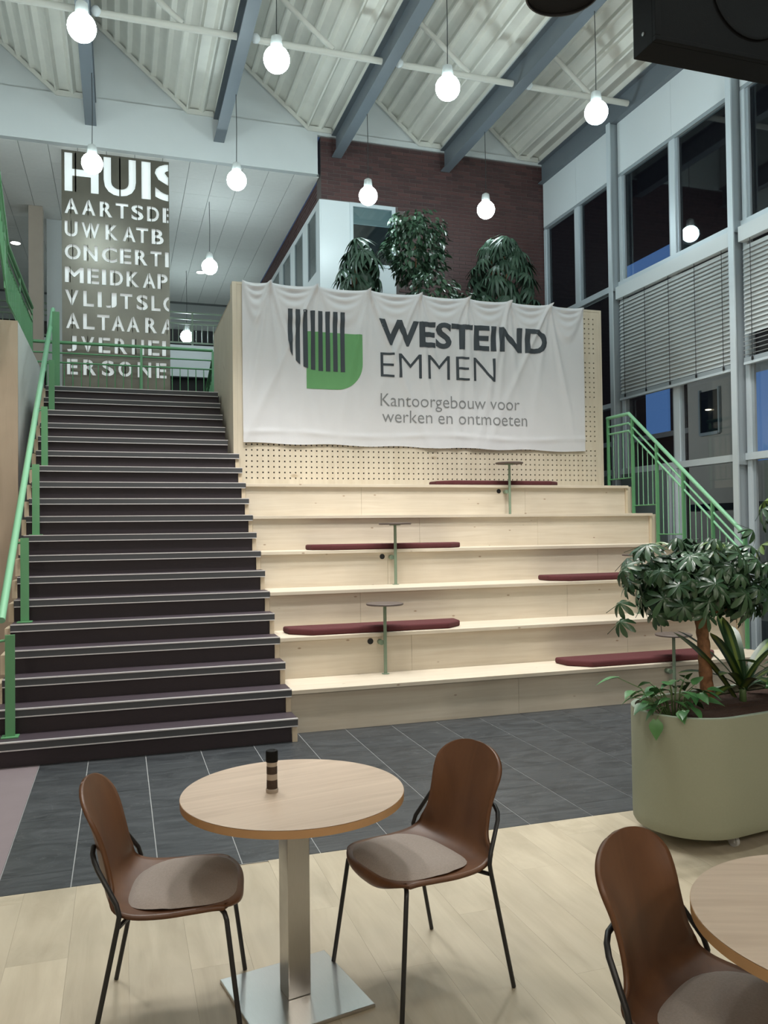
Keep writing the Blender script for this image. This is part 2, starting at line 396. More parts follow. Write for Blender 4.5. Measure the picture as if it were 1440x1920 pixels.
# ================================================================== STAIRCASE
st = thing('staircase', 'wide dark purple-brown staircase with silver nosings climbing to the landing', 'staircase')
XL = -2.22
for n in range(1, 20):
    xr = 0 if n <= 14 else -.10
    yf, z = t*(n-1), r*n
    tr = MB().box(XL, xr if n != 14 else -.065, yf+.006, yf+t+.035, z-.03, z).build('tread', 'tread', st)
    no = MB().box(XL, xr-.002, yf-.012, yf+.006, z-.052, z-.001).build('nosing', 'nosing', tr)
    MB().box(XL, xr, yf-.014, yf+.016, z-.004, z+.004).build('edge_strip', 'silver', tr)
    MB().box(XL, xr-.002, yf-.016, yf-.002, z-.060, z-.052).build('edge_strip', 'silver', tr)
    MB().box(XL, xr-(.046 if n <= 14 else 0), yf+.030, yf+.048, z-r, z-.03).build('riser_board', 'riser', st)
    if n <= 14: MB().box(-.044, -.002, yf+.012, yf+.03, z-r, z-.06).build('side_cheek', 'pine_end', st)
    MB().box(XL-.045, XL-.002, yf+.012, yf+t+.03, z-r, z-.03).build('side_cheek', 'pine_end', st)

# ================================================================== TRIBUNE (seating steps)
XE = 4.99
tb = thing('seating_tribune', 'stepped seating tribune of pale pine boards with six levels', 'tribune')
seams = [2.1, 1.25, 3.2, 1.35, 3.4, 1.36]
seams2 = [4.1, 3.6, 0.9, 3.9, 1.9, 3.5]
for k in range(1, 7):
    yf, z = t*(2*k-1), 2*k*r-.008
    yb = t*(2*k+1)+.03 if k < 6 else YW
    MB().bbox(0.001, XE, yf-.012, yb, z-.034, z, .003).build('seat_board', 'pine', tb)
    cuts = [.001, seams[k-1], seams2[k-1], XE-.032]; cuts.sort()
    for a, b in zip(cuts, cuts[1:]):
        MB().box(a+.0012, b-.0012, yf+.028, yf+.052, z-2*r+.0, z-.034).build('riser_board', 'pine', tb)
    MB().box(XE-.03, XE-.002, yf+.006, yb, (z-2*r), z-.034).build('end_board', 'pine_end', tb)
    MB().box(XE+.001, XE+.10, yf+.03, yf+2*t+.029, max(0, z-2*r), z-.012).build('side_step', 'birch', tb)
# cable ports in the risers
for x, k in ((.846, 1), (1.289, 3), (3.139, 5), (3.92, 2)):
    zz = 2*k*r+.287; yy = t*(2*k+1)+.028
    rg = MB(); rg.tube([(x, yy+.002, zz), (x, yy-.004, zz)], .028, 20); rg.build('cable_port', 'black', tb)

# ---------------- perforated wall above the tribune
wc = struct('wall_perforated', 'pale perforated plywood wall behind the banner')
ZB, ZT = 12*r-.008, 4.66
def perforated(name, x0, x1, z0, z1, y, th, pitch, rad, skip, parent):
    mb = MB(); nx = int(round((x1-x0)/pitch)); nz = int(round((z1-z0)/pitch)); px = (x1-x0)/nx; pz = (z1-z0)/nz
    for i in range(nx):
        for j in range(nz):
            a, b = x0+i*px, z0+j*pz
            if skip(i, j, nx, nz):
                mb.add([(a, y, b), (a+px, y, b), (a+px, y, b+pz), (a, y, b+pz)], [(0, 1, 2, 3)]); continue
            cx, cz = a+px/2, b+pz/2
            ring = [(a+px*u, y, b+pz*v) for u, v in ((1, .5), (1, 1), (.5, 1), (0, 1), (0, .5), (0, 0), (.5, 0), (1, 0))]
            hole = [(cx+rad*math.cos(q*PI/4), y, cz+rad*math.sin(q*PI/4)) for q in range(8)]
            back = [(h[0], y+th, h[2]) for h in hole]
            mb.add(ring+hole+back, [(q, (q+1) % 8, 8+(q+1) % 8, 8+q) for q in range(8)]+[(8+q, 8+(q+1) % 8, 16+(q+1) % 8, 16+q) for q in range(8)])
    return mb.build(name, 'birch', parent)
perforated('perforated_panel', -.01, XE-.045, ZB, ZT-.03, YW, .016, .0665, .0105,
           lambda i, j, nx, nz: i == 0 or j == 0 or j == nz-1 or i == nx-1 or j % 9 == 8, wc)
MB().box(-.008, XE-.047, YW+.03, YW+.10, ZB, ZT-.032).build('core', 'darkwall', wc)
MB().box(-.062, -.011, YW-.002, YW+.18, 14*r-.03, ZT).build('corner_post', 'birch', wc)
MB().box(XE-.044, XE-.014, YW-.002, YW+.10, ZB, ZT).build('corner_post', 'birch', wc)
MB().box(-.0105, XE-.045, YW-.004, YW+.10, ZT-.029, ZT).build('top_cap', 'birch', wc)
MB().box(-.055, -.012, YW+.181, 5.38, 14*r-.05, 4.49).build('side_panel', 'birch', wc)
MB().box(-.058, -.008, YW+.181, 5.385, 4.4905, 4.505).build('side_cap', 'plywood', wc)

# ================================================================== LANDING AND UPPER FLOOR
ld = struct('floor_landing', 'upper landing at the head of the stairs')
MB().box(-2.27, XG-.02, 18*t+.3, YB, LAND-.25, LAND-.001).build('slab', 'riser', ld)
MB().box(-.009, XE-.05, YW+.105, 18*t+.299, LAND-.25, LAND-.001).build('slab', 'riser', ld)

# ================================================================== BRICK WALL, FASCIA, UPPER VOLUME
bw = struct('wall_brick', 'dark maroon brick wall behind the plants')
BX0, BX1, BZ0, BZ1 = 1.80, XG-.04, LAND, 8.11
MB().box(BX0, BX1, YB+.012, YB+.30, BZ0, BZ1).build('mortar_bed', 'mortar', bw)
MB().box(BX0+.012, BX0+.3, YB+.301, 14.8, LAND, 7.46).build('mortar_bed', 'mortar', bw)
MB().box(5.60, BX1, YB+.301, 9.5, 0, 7.46).build('outer_wall', 'outbrick', bw)
bp_, bh = .22, .0625
bme = MB().box(-.105, .105, 0, .05, -.026, .026).mesh('brick', 'brick')
rest = MB(); cnt = 0
nrow = int((BZ1-BZ0)/bh)
for j in range(nrow-1, -1, -1):
    z = BZ0+bh*(j+.5); off = .11 if j % 2 else 0
    x = BX0+.003-off
    while x < BX1-.02:
        a, b = max(x, BX0+.003), min(x+.21, BX1-.003)
        if b-a > .03:
            hid = (a < 3.04 and 4.7 < z < 7.06)
            dy = random.uniform(0, .004)
            if not hid:
                if cnt < 300 and z > 6.9:
                    o = obj('brick', bme, bw, ((a+b)/2, YB+.001+dy, z)); o.scale = ((b-a)/.21, 1, 1); cnt += 1
                else:
                    rest.box(a, b, YB+.001+dy, YB+.04, z-.026, z+.026)
        x += bp_
for j in range(nrow):       # return of the wall towards the back
    z = BZ0+bh*(j+.5)
    if z > 7.45: break
    y = YB+.003-(.11 if j % 2 == 0 else 0)
    while y < 14.7:
        a = max(y, YB+.05)
        if z > 6.9: rest.box(BX0+.001+random.uniform(0, .004), BX0+.03, a, y+.21, z-.026, z+.026)
        y += bp_
o = rest.build('brick_courses', 'brick', bw); o['kind'] = 'stuff'

wf = struct('wall_fascia', 'white fascia and gable infill under the roof')
MB().box(-5, 1.742, YB-.02, YB+.09, 7.463, 8.20).build('fascia_board', 'white', wf)
MB().box(-5, XG, YB+.02, YB+.10, 8.2, 9.8).build('infill_panel', 'white', wf)
MB().box(1.744, BX1, YB-.015, YB+.05, 8.112, 8.2).build('infill_panel', 'white', wf)

# white bay with windows at the brick corner
wn = struct('window_5', 'white corner bay with windows in the brick wall')
def bay():
    y = YB-.03
    MB().box(1.79, 2.27, y, YB+.011, LAND+1.1, 7.06).build('panel', 'whitegloss', wn)
    MB().box(2.271, 3.06, y, YB+.011, LAND+1.1, 6.02).build('panel', 'whitegloss', wn)
    for b in ((2.271, 3.06, 7.0, 7.06), (2.271, 3.06, 6.021, 6.07), (2.271, 2.325, 6.071, 6.999), (3.0, 3.06, 6.071, 6.999)):
        MB().box(b[0], b[1], y-.012, YB+.011, b[2], b[3]).build('window_frame', 'frame_lt', wn)
    MB().box(2.326, 2.999, YB-.005, YB+.001, 6.071, 6.999).build('pane', 'glass', wn)
    MB().box(2.326, 2.999, YB+.004, YB+.010, 6.72, 6.73).build('room_light_line', 'white', wn)
    MB().box(2.326, 2.999, YB+.006, YB+.011, 6.731, 6.999).build('roller_blind', 'greywall', wn)
    MB().box(2.326, 2.999, YB+.006, YB+.011, 6.071, 6.719).build('dark_room', 'darkwall', wn)
    x = 1.79
    MB().box(x-.03, x-.001, YB-.03, 14, LAND+1.1, 5.95).build('panel', 'whitegloss', wn)
    MB().box(x-.03, x-.001, YB-.03, 14, 6.96, 7.06).build('panel', 'whitegloss', wn)
    ys = [YB-.03, 6.62, 7.25, 7.65, 8.35, 8.75, 9.5, 9.9, 10.7, 11.1, 12]
    for a, b in zip(ys[0::2], ys[1::2]): MB().box(x-.03, x-.001, a, b, 5.951, 6.959).build('mullion', 'whitegloss', wn)
    for a, b in zip(ys[1::2], ys[2::2]):
        MB().box(x-.018, x-.012, a, b, 5.951, 6.959).build('pane', 'glass', wn)
        MB().box(x-.006, x-.001, a, b, 5.951, 6.959).build('dark_room', 'darkwall', wn)
        for q in ((a, a+.03), (b-.03, b)): MB().box(x-.034, x-.019, q[0], q[1], 5.952, 6.958).build('window_frame', 'frame', wn)
bay()

# ---------------- soffit of acoustic tiles
so = struct('ceiling_soffit', 'acoustic tile ceiling of the upper gallery')
MB().box(-4.99, 1.79, YB+.09, 14.8, 7.478, 7.52).build('tile_grid', 'grid', so)
sx, sy = .413, .62
sme = MB().box(-sx/2+.004, sx/2-.004, -sy/2+.003, sy/2-.003, 0, .012).mesh('ceiling_tile', 'soffit')
for i in range(17):
    for j in range(13):
        x = 1.79-.205-sx*i; y = YB+.10+sy*(j+.5)
        if x-sx/2 < -5.3: continue
        obj('ceiling_tile', sme, so, (x, y, 7.465))
# ---------------- far gallery beyond the stairwell
MBx = smesh('wall_back', MB().box(-5, 1.78, 14.8, 15, -.2, 7.6), 'greywall', 'grey wall at the far end of the gallery')
fg = thing('far_gallery', 'white edged gallery with grey green railing far behind the sign', 'gallery', (0, 11, LAND))
MB().box(-4.8, 1.75, 0, .15, 1.40, 2.06).build('edge_beam', 'whitegloss', fg)
MB().box(-4.8, 1.75, .151, 3.7, 1.86, 2.06).build('slab', 'greywall', fg)
MB().box(-4.8, 1.75, .2, .3, -LAND, 1.39).build('dark_wall', 'darkwall', fg)
MB().box(-4.8, 1.75, 3.6, 3.68, 2.75, 3.25).build('dark_window', 'outdark', fg)
for z in (2.12, 2.52, 2.62, 2.75): MB().box(-4.8, 1.75, .03, .06, z-.015, z+.015).build('rail', 'sage', fg)
for i in range(9): MB().box(-4.7+i*.8, -4.66+i*.8, .02, .07, 2.061, 2.76).build('post', 'sage', fg)
bal = MB().box(-.008, .008, -.008, .008, 2.136, 2.504).mesh('baluster', 'sage')
for i in range(52): obj('baluster', bal, fg, (-4.6+i*.12, .045, 0))
smesh('wall_pillar', MB().box(-2.85, -2.62, 9, 9.25, 0, 7.46), 'beige', 'beige pillar in the gallery')
smesh('wall_stairwell', MB().box(-2.6, -2.2, 9.6, 9.7, 0, 7.46), 'white', 'white wall strip beside the pillar')

# ================================================================== ROOF
ce = struct('ceiling', 'saw-tooth roof of pale corrugated steel deck')
def deck(xl, xr):
    pts = [(xr, 8.2), (xr-.48, 8.2), (xl, 8.2+.845*(xr-.48-xl))]
    prof = []
    for (a, b) in zip(pts, pts[1:]):
        dx, dz = b[0]-a[0], b[1]-a[1]; L = math.hypot(dx, dz); ux, uz = dx/L, dz/L; nx, nz = (uz, -ux)
        if nz < 0: nx, nz = -nx, -nz
        n = max(1, round(L/.235)); p = L/n
        for k in range(n):
            for s, h in ((0, 0), (.10, 0), (.28, .055), (.82, .055), (1.0, 0)):
                if s == 1.0: continue
                q = (k+s)*p; prof.append((a[0]+ux*q+nx*h, a[1]+uz*q+nz*h))
    prof.append(pts[-1])
    mb = MB(); n = len(prof)
    mb.add([(x, -9.0, z) for x, z in prof]+[(x, YB+.019, z) for x, z in prof], [(i, i+1, n+i+1, n+i) for i in range(n-1)])
    return mb.build('deck_panel', 'deck', ce)
for a, b in zip(BEAMX, BEAMX[1:]):
    deck(a, b)
    kx = b-.48
    MB().prism([(a+.085, 8.16+.845*(kx-a-.085)), (kx, 8.155), (b-.085, 8.155), (b-.085, 8.235), (kx, 8.235), (a+.085, 8.245+.845*(kx-a-.085))], 'y', YB-.045, YB-.022).build('closure_strip', 'strut', ce)
    MB().box(a-.04, a-.001, -9, YB+.01, 8.16, 9.55).build('upstand', 'white', ce)
MB().box(-6, XG+.1, -9, YB, 9.6, 9.7).build('roof_skin', 'darkwall', ce)
names = ['', 'leftmost grey steel roof beam, far left above the letter panel', 'grey blue steel roof beam ending on the white fascia above the letter panel',
         'grey blue steel roof beam ending near the right end of the white fascia', 'grey blue steel roof beam landing on the left part of the brick wall',
         'grey blue steel roof beam landing on the right part of the brick wall', 'grey blue steel edge beam running above the tall glazing']
for i, x in enumerate(BEAMX):
    if i == 0: continue
    b = thing('roof_beam', names[i], 'beam', (x, 0, 7.775), 0, 'steel roof beams')
    y0, y1_ = -9, YB-.021
    MB().box(-.08, .08, y0, y1_, 0, .016).build('flange', 'beam', b)
    MB().box(-.08, .08, y0, y1_, .355, .37).build('flange', 'beam', b)
    MB().box(-.008, .008, y0, y1_, .0161, .3549).build('web', 'beam', b)
# ties and braces between the beams
tl_ = {1: 'cream tie rod and brace at the far upper left', 2: 'cream tie rod and brace right of the letter panel beam', 3: 'cream tie rod with diagonal brace above the brick corner',
       4: 'cream tie rod with diagonal brace above the brick wall', 5: 'cream tie rod and brace beside the edge beam'}
for i in (1, 2, 3, 4, 5):
    xa, xb = BEAMX[i]+.085, BEAMX[i+1]-.085; y = 3.675; z = 7.86
    s_ = thing('roof_tie', tl_[i], 'tie rod', (xa, y, z), 0, 'ties between roof beams')
    L = xb-xa
    MB().tube([(.03, 0, 0), (L, 0, 0)], .042, 14).build('tie_tube', 'strut', s_, 40)
    xe = .62*L; MB().tube([(xe, 0, .045), (-.06, 0, .05+.80*(xe+.06))], .036, 12).build('diagonal_brace', 'strut', s_, 40)
    bm = MB(); bm.lathe([(.001, -.06), (.035, -.05), (.055, -.02), (.06, 0), (.055, .02), (.035, .05), (.001, .06)], 16, (0, 0, 0), False)
    bm.build('end_cap', 'whitegloss', s_, True, (.06, -.03, 0))

# ---------------- pendant globes
gl_me = MB().lathe([(.135*math.sin(a*PI/14) if 0 < a < 14 else .0015, -.135*math.cos(a*PI/14)) for a in range(15)], 28, (0, 0, 0), False).mesh('globe', 'globe', True)
so_me = MB().lathe([(.066, .118), (.064, .15), (.054, .235), (.030, .25), (.008, .262)], 20).mesh('socket', 'socket', 40)
cg_me = gl_me.copy(); cg_me.materials.clear(); cg_me.materials.append(M['fillglobe'])
def lamp(x, y, z, top, label, group, gm=None):
    o = thing('pendant_lamp', label, 'lamp', (x, y, z), 0, group)
    obj('globe', gm or gl_me, o); obj('socket', so_me, o)
    MB().tube([(0, 0, .255), (.006, 0, (.255+top-z)/2), (0, 0, top-z-.001)], .005, 6).build('cord', 'cord', o)
    return o
rows = [(1.825, ['white globe pendant lamp at the upper left corner, in front of the leftmost beam', 'white globe pendant lamp hanging highest near the second tie rod',
                 'white globe pendant lamp hanging high in front of the brick wall beams', 'white globe pendant lamp hanging beside the edge beam and glazing']),
        (4.885, ['white globe pendant lamp in front of the first big letters of the steel panel', 'white globe pendant lamp just right of the letter panel below the fascia',
                 'white globe pendant lamp above the white corner window', 'white globe pendant lamp in front of the brick wall above the right palm'])]
for y, labs in rows:
    for x, lb in zip((-1.67, .225, 2.135, 4.02), labs): lamp(x, y, 6.565, 7.774, lb, 'pendant globe lamps under the roof')
for y in (1.825, 4.885): lamp(-3.565, y, 6.565, 7.774, 'white globe lamp added out of view at the left, above the upper flight' if y < 3 else 'white globe lamp added out of view at the left, near the fascia', 'pendant globe lamps under the roof')  # unseen globes continuing the grid, added to brighten the left stair wall
for y in (-1.235, -4.295):  # further rows of the lamp grid, out of view, added for light
    for x in (-1.67, .225, 2.135, 4.02): lamp(x, y, 6.565, 7.774, 'white globe lamp added out of view above the cafe tables', 'added globe lamps out of view above the cafe')
for x in (-3.2, -.8, 1.7, 4.1): lamp(x, -7.6, 3.3, 7.774, 'warm globe lamp added behind the viewer as front fill light', 'warm fill lamps added behind the viewer', cg_me)  # unseen warm globes added to light the risers from the front
lamp(.171, 8, 6.32, 7.464, 'white globe pendant lamp in the gallery, nearer one behind the banner corner', 'pendant globe lamps in the gallery')
lamp(.078, 12, 6.0, 7.464, 'small white globe pendant lamp far in the gallery above the landing railing', 'pendant globe lamps in the gallery')
for (x, y, lb) in ((.39, 12, 'small round downlight in the gallery ceiling beside the globe lamp'), (-3.29, 11.1, 'round downlight in the ceiling at the far left')):
    d = thing('downlight', lb, 'lamp', (x, y, 7.45)); MB().lathe([(.09, 0), (.09, .014)], 20).build('diffuser', 'downlight', d); MB().lathe([(.11, .002), (.091, .002), (.091, .0145), (.11, .0145)], 20, (0, 0, 0), False).build('ring', 'white', d)

for i, (x, y, z, tilt_, cone, power, colr) in enumerate(ADDED_SPOTS):  # added lamps with housings, out of view, throwing light downward
    o = thing('added_spotlight', 'black spotlight added out of view on a roof beam to light the hall', 'spotlight', (x, y, z), 0, 'added spotlights out of view')
    a = math.radians(tilt_); dv = Vector((0, math.sin(a), -math.cos(a)))
    MB().tube([Vector((0, 0, .03))-dv*.05, Vector((0, 0, .03))+dv*.10], .06, 20).build('housing', 'black', o, 40)
    MB().tube([(0, 0, .06), (0, 0, .174)], .012, 8).build('stem', 'black', o)
    ld_ = bpy.data.lights.new('spot', 'SPOT'); ld_.energy = power; ld_.color = colr; ld_.spot_size = math.radians(cone); ld_.spot_blend = .35; ld_.shadow_soft_size = .20
    lo = bpy.data.objects.new('spot_light', ld_); COL.objects.link(lo); lo.parent = o; lo.location = Vector((0, 0, .03))+dv*.125; lo.rotation_euler = (a, 0, 0)

# ================================================================== SIDE GLAZING
def bars(parent, name, mat, lst):
    for b in lst: MB().box(*b).build(name, mat, parent)
def window(n, ya, yb, mull, label, blind):
    wd = struct('window_%d' % n, label)
    x0, x1 = XG-.06, XG+.02
    m0, m1 = mull
    zs = [(5.27, 5.36), (2.465, 2.55), (0, .12)]+([(3.50, 3.57)] if not blind else [])
    bars(wd, 'transom', 'frame_lt', [(x0-.03, x1, ya, yb, a, b) for a, b in zs])
    bars(wd, 'spandrel', 'whitegloss', [(x0, x1, ya, (m0+m1)/2-.002, 7.0, 7.774), (x0, x1, (m0+m1)/2+.002, yb, 7.0, 7.774)])
    bars(wd, 'head', 'frame', [(x0+.005, x1, ya, yb, 6.95, 6.999)])
    lv = sorted([.12]+[q for z in zs if z[0] > 0 for q in z]+[6.95])
    for a, b in zip(lv[0::2], lv[1::2]):
        for p, q in ((ya, ya+.07), (m0, m1), (yb-.07, yb)):
            MB().box(x0, x1, p, q, a+.001, b-.001).build('mullion', 'frame_lt', wd)
        for p, q in ((ya+.071, m0-.001), (m1+.001, yb-.071)):
            MB().box(XG-.01, XG-.004, p, q, a+.001, b-.001).build('pane', 'glass', wd)
            for e in ((p, p+.045), (q-.045, q)): MB().box(XG-.04, XG-.011, e[0], e[1], a+.002, b-.002).build('sash', 'frame', wd)
    return wd
window(1, 4.18, YB-.03, (5.22, 5.34), 'tall dark window between the brick wall and the first column', False)
window(2, 1.64, 4.09, (2.78, 2.89), 'tall window between the two steel columns', True)
window(3, -.93, 1.54, (.22, .33), 'tall window at the right picture edge', True)
window(4, -9, -1.03, (-5.1, -5.0), 'tall glazing beside the cafe', False)
wl = struct('wall_lower_panels', 'grey green panels below the glazing beside the railing')
MB().box(XG-.10, XG-.062, 4.19, YB-.04, .125, 2.46).build('panel', 'greypanel', wl)
MB().box(XG-.10, XG-.062, 3.05, 4.08, .125, 2.46).build('panel', 'greypanel', wl)
for yy in (2.98, 2.86): MB().box(XG-.11, XG-.062, yy-.03, yy+.03, .125, 2.46).build('door_post', 'frame_lt', wl)
for yc, lb in ((4.135, 'grey steel column of the glazing beside the banner wall'), (1.585, 'grey steel column of the glazing at the right edge'), (-.98, 'grey steel column of the glazing beside the planter')):
    c = thing('steel_column', lb, 'column', (0, yc, 0), 0, 'glazing columns')
    MB().box(5.70, 5.718, -.045, .045, 0, 7.774).build('flange', 'frame_lt', c)
    MB().box(5.7181, 5.90, -.010, .010, 0, 7.774).build('web', 'frame', c)
    MB().box(5.9001, 5.918, -.045, .045, 0, 7.774).build('flange', 'frame', c)
    for z in (2.50, 5.31): MB().box(5.72, 5.838, -.043, -.011, z-.09, z+.05).build('bracket', 'frame', c)

def blind(ya, yb, zb, nopen, label):
    b = thing('venetian_blind', label, 'blind', (5.80, ya, 0), 0, 'venetian blinds on the glazing')
    L = yb-ya
    MB().box(-.055, .035, 0, L, 5.085, 5.268).build('head_box', 'whitegloss', b)
    MB().box(-.03, .03, .02, L-.02, zb, zb+.03).build('bottom_rail', 'frame_lt', b)
    MB().box(-.022, .022, .02, L-.02, zb+.0301, zb+.085).build('slat_stack', 'frame', b)
    def slat(a):
        m = MB(); w_ = .033
        pts = [(-w_*math.cos(a)+.004*math.sin(a)*0, -w_*math.sin(a)), (0+.006*math.sin(a), -.006*math.cos(a)), (w_*math.cos(a), w_*math.sin(a))]
        th = .0012; P = [(x+th*math.sin(a), z-th*math.cos(a)) for x, z in pts]; Q = [(x-th*math.sin(a), z+th*math.cos(a)) for x, z in pts]
        m.prism(P+Q[::-1], 'y', .02, L-.02); return m.mesh('slat', 'slat')
    closed, opened = slat(math.radians(67)), slat(math.radians(12))
    z = zb+.125; k = 0
    while z < 5.06:
        obj('slat', opened if k < nopen else closed, b, (0, 0, z)); z += .0535; k += 1
    for q in (.07, .28, .5, .72, .93):
        MB().box(-.036, -.033, L*q-.004, L*q+.004, zb+.03, 5.084).build('cord', 'black', b)
        MB().box(-.040, -.030, L*q-.012, L*q+.012, zb+.035, zb+.075).build('clip', 'black', b)
blind(1.66, 4.07, 3.565, 0, 'closed grey venetian blind between the two columns')
blind(-.90, 1.51, 3.60, 5, 'grey venetian blind at the right edge with open lower slats')

# ---------------- outside
og = smesh('ground_outside', MB().box(6, 30, -20, 40, -.4, -.02), 'ground', 'dark paving outside the glazing')
eb = thing('brick_building', 'dark brick building outside beyond the glazing', 'building', (11, 0, -.02))
MB().box(0, .5, -16, 34, 0, 14).build('wall', 'outbrick', eb)
MB().box(-.06, -.001, 9.75, 10.6, 3.93, 4.95).build('window', 'outblue', eb)
MB().box(-.06, -.001, 9.3, 11.3, 7.55, 8.3).build('window', 'outblue', eb)
MB().box(-.10, -.001, 9.0, 13, 3.80, 3.92).build('ledge', 'outpale', eb)
pb = thing('rendered_building', 'pale rendered building with a window outside beyond the glazing', 'building', (9.5, 5.9, -.02))
MB().box(0, 1.4, -4, 1.33, 0, 4.62).build('wall', 'outpale', pb)
f_ = MB().box(-.03, -.001, .42, .92, 3.5, 4.3).build('window', 'outdark', pb)
MB().box(-.05, -.001, .38, .42, 3.46, 4.34).build('window_frame', 'frame', pb); MB().box(-.05, -.001, .92, .96, 3.46, 4.34).build('window_frame', 'frame', pb)
MB().box(-.06, -.001, .42, .92, 3.44, 3.5).build('window_frame', 'frame', pb)
MB().lathe([(.05, 0), (.06, .012), (.01, .02)], 14).build('lit_lamp', 'outlamp', pb, loc=(-.06, .66, 3.92))
MB().box(-.03, -.001, -.95, -.5, 2.85, 4.42).build('window', 'outblue', pb)
MB().box(-.04, -.001, -3.9, 1.3, 2.0, 2.12).build('band', 'outdark', pb)

ol = thing('outdoor_fill_lamp', 'unseen wall lamp added outside the brick volume to brighten the pale building', 'lamp', (6.062, 7.6, 3.6))  # added lamp, never in view, that lights the pale building outside
MB().box(-.20, -.05, -.06, .06, -.06, .06).build('wall_box', 'black', ol); MB().lathe([(.06, -.05), (.075, 0), (.06, .05)], 20).build('shade', 'black', ol)
ll = bpy.data.lights.new('outdoor', 'POINT'); ll.energy = 130; ll.color = (1, .92, .85); ll.shadow_soft_size = .06
lo = bpy.data.objects.new('outdoor_fill_light', ll); COL.objects.link(lo); lo.parent = ol; lo.location = (.16, 0, 0)
# ---------------- enclosing walls out of sight
smesh('wall_left', MB().box(-5.2, -5, -9, 15, -.012, 9.8), 'beige', 'plaster wall on the left')
smesh('wall_front', MB().box(-5, XG, -9.2, -9, -.012, 9.8), 'beige', 'plaster wall behind the cafe')

# ================================================================== RAILINGS
def tilt_tube(mb, pts, rr, n=14): return mb.tube(pts, rr, n)
# left stair handrail
hr = thing('stair_handrail', 'pale green tube handrail on green posts left of the dark stairs', 'handrail', (-2.15, 0, 0))
p0, p1 = Vector((-.055, .33, 1.035)), Vector((-.055, 5.55, 4.76))
MB().tube([p0, p1], .030, 18).build('handrail', 'green_lt', hr, 40)
for n in (1, 5, 9, 13, 17):
    y = t*(n-1)+.17; z = n*r; zt = p0.z+(y-p0.y)*(p1.z-p0.z)/(p1.y-p0.y)+.02
    po = MB().box(-.008, .058, y-.012, y+.012, z+.001, zt).build('post', 'green', hr)
    MB().bbox(-.035, .085, y-.05, y+.05, z+.0005, z+.010, .002).build('base_plate', 'green', po)
    MB().tube([(-.009, y, zt-.04), (-.055, y, zt-.045)], .010, 8).build('bracket', 'green', po)
# post at the landing
MB().box(-.03, .06, 5.02, 5.05, LAND+.001, 4.60).build('post', 'green', hr)
# left wall with upper flight railing
lw = struct('wall_flight', 'white parapet wall with plywood end beside the stairs')
MB().box(-2.52, -2.45, 3.72, 6.7, 0, 4.13).build('parapet', 'parapet', lw)
MB().box(-4.0, -2.45, 3.69, 3.7199, 0, 4.13).build('end_panel', 'plywood', lw)
MB().box(-2.449, -2.42, 3.69, 6.3, 3.2, 3.9).build('lining', 'white', lw) if False else None
ur = thing('upper_railing', 'green bar railing on the parapet at the upper left', 'railing', (-2.49, 3.2, 4.131))
def railrun(parent, pts, nb, h, mat='green', post_every=8, drop=.06):
    pts = [Vector(p) for p in pts]
    for k, z in enumerate((h, h-.10, h-.20)):
        MB().tube([p+Vector((0, 0, z)) for p in pts], .022 if k == 0 else .010, 10).build('handrail' if k == 0 else 'rail', mat, parent)
    MB().tube([p+Vector((0, 0, drop)) for p in pts], .010, 8).build('rail', mat, parent)
    tot = sum((b-a).length for a, b in zip(pts, pts[1:])); q = 0
    for i in range(nb+1):
        s = tot*i/nb; a = 0
        for u, v in zip(pts, pts[1:]):
            L = (v-u).length
            if s <= a+L+1e-6: P = u.lerp(v, (s-a)/L); break
            a += L
        if i % post_every == 0: MB().box(P.x-.006, P.x+.006, P.y-.03, P.y+.03, P.z, P.z+h-.015).build('post', mat, parent)
        else: MB().box(P.x-.006, P.x+.006, P.y-.006, P.y+.006, P.z+drop, P.z+h-.20).build('baluster', mat, parent)
railrun(ur, [(0, 2.56, 0), (0, -.07, 0), (0, -2.6, 1.85)], 44, .69, post_every=11)
fs = struct('wall_upper_flight', 'white underside of the upper flight at the left')
MB().prism([(3.69, 4.06), (3.13, 4.12), (.2, 6.26), (.2, 5.9), (3.2, 3.7), (3.69, 3.7)], 'x', -3.9, -2.64).build('flight_slab', 'white', fs)
# landing railing
lr = thing('landing_railing', 'green railing across the landing in front of the letter panel', 'railing', (-2.2, 6.33, LAND))
for k, (z, rr) in enumerate(((.955, .024), (.80, .012), (.66, .013), (.08, .010))):
    MB().tube([(-.75, 0, z), (2.235, 0, z)], rr, 12).build('handrail' if k == 0 else 'rail', 'green', lr, 40)
for x in (-.7, .0, 1.16, 2.22): MB().box(x-.006, x+.03, -.03, -.014, 0, .935).build('post', 'green', lr)
bm_ = MB().tube([(0, 0, .09), (0, 0, .65)], .007, 6).mesh('baluster', 'green')
for i in range(24): obj('baluster', bm_, lr, (-.62+i*.118, 0, 0))
dr = thing('descending_railing', 'green railing running back behind the banner wall corner', 'railing', (.06, 6.38, LAND))
railrun(dr, [(0, 0, 0), (0, 1.2, -.35), (0, 3.0, -1.6)], 26, .93, post_every=9)
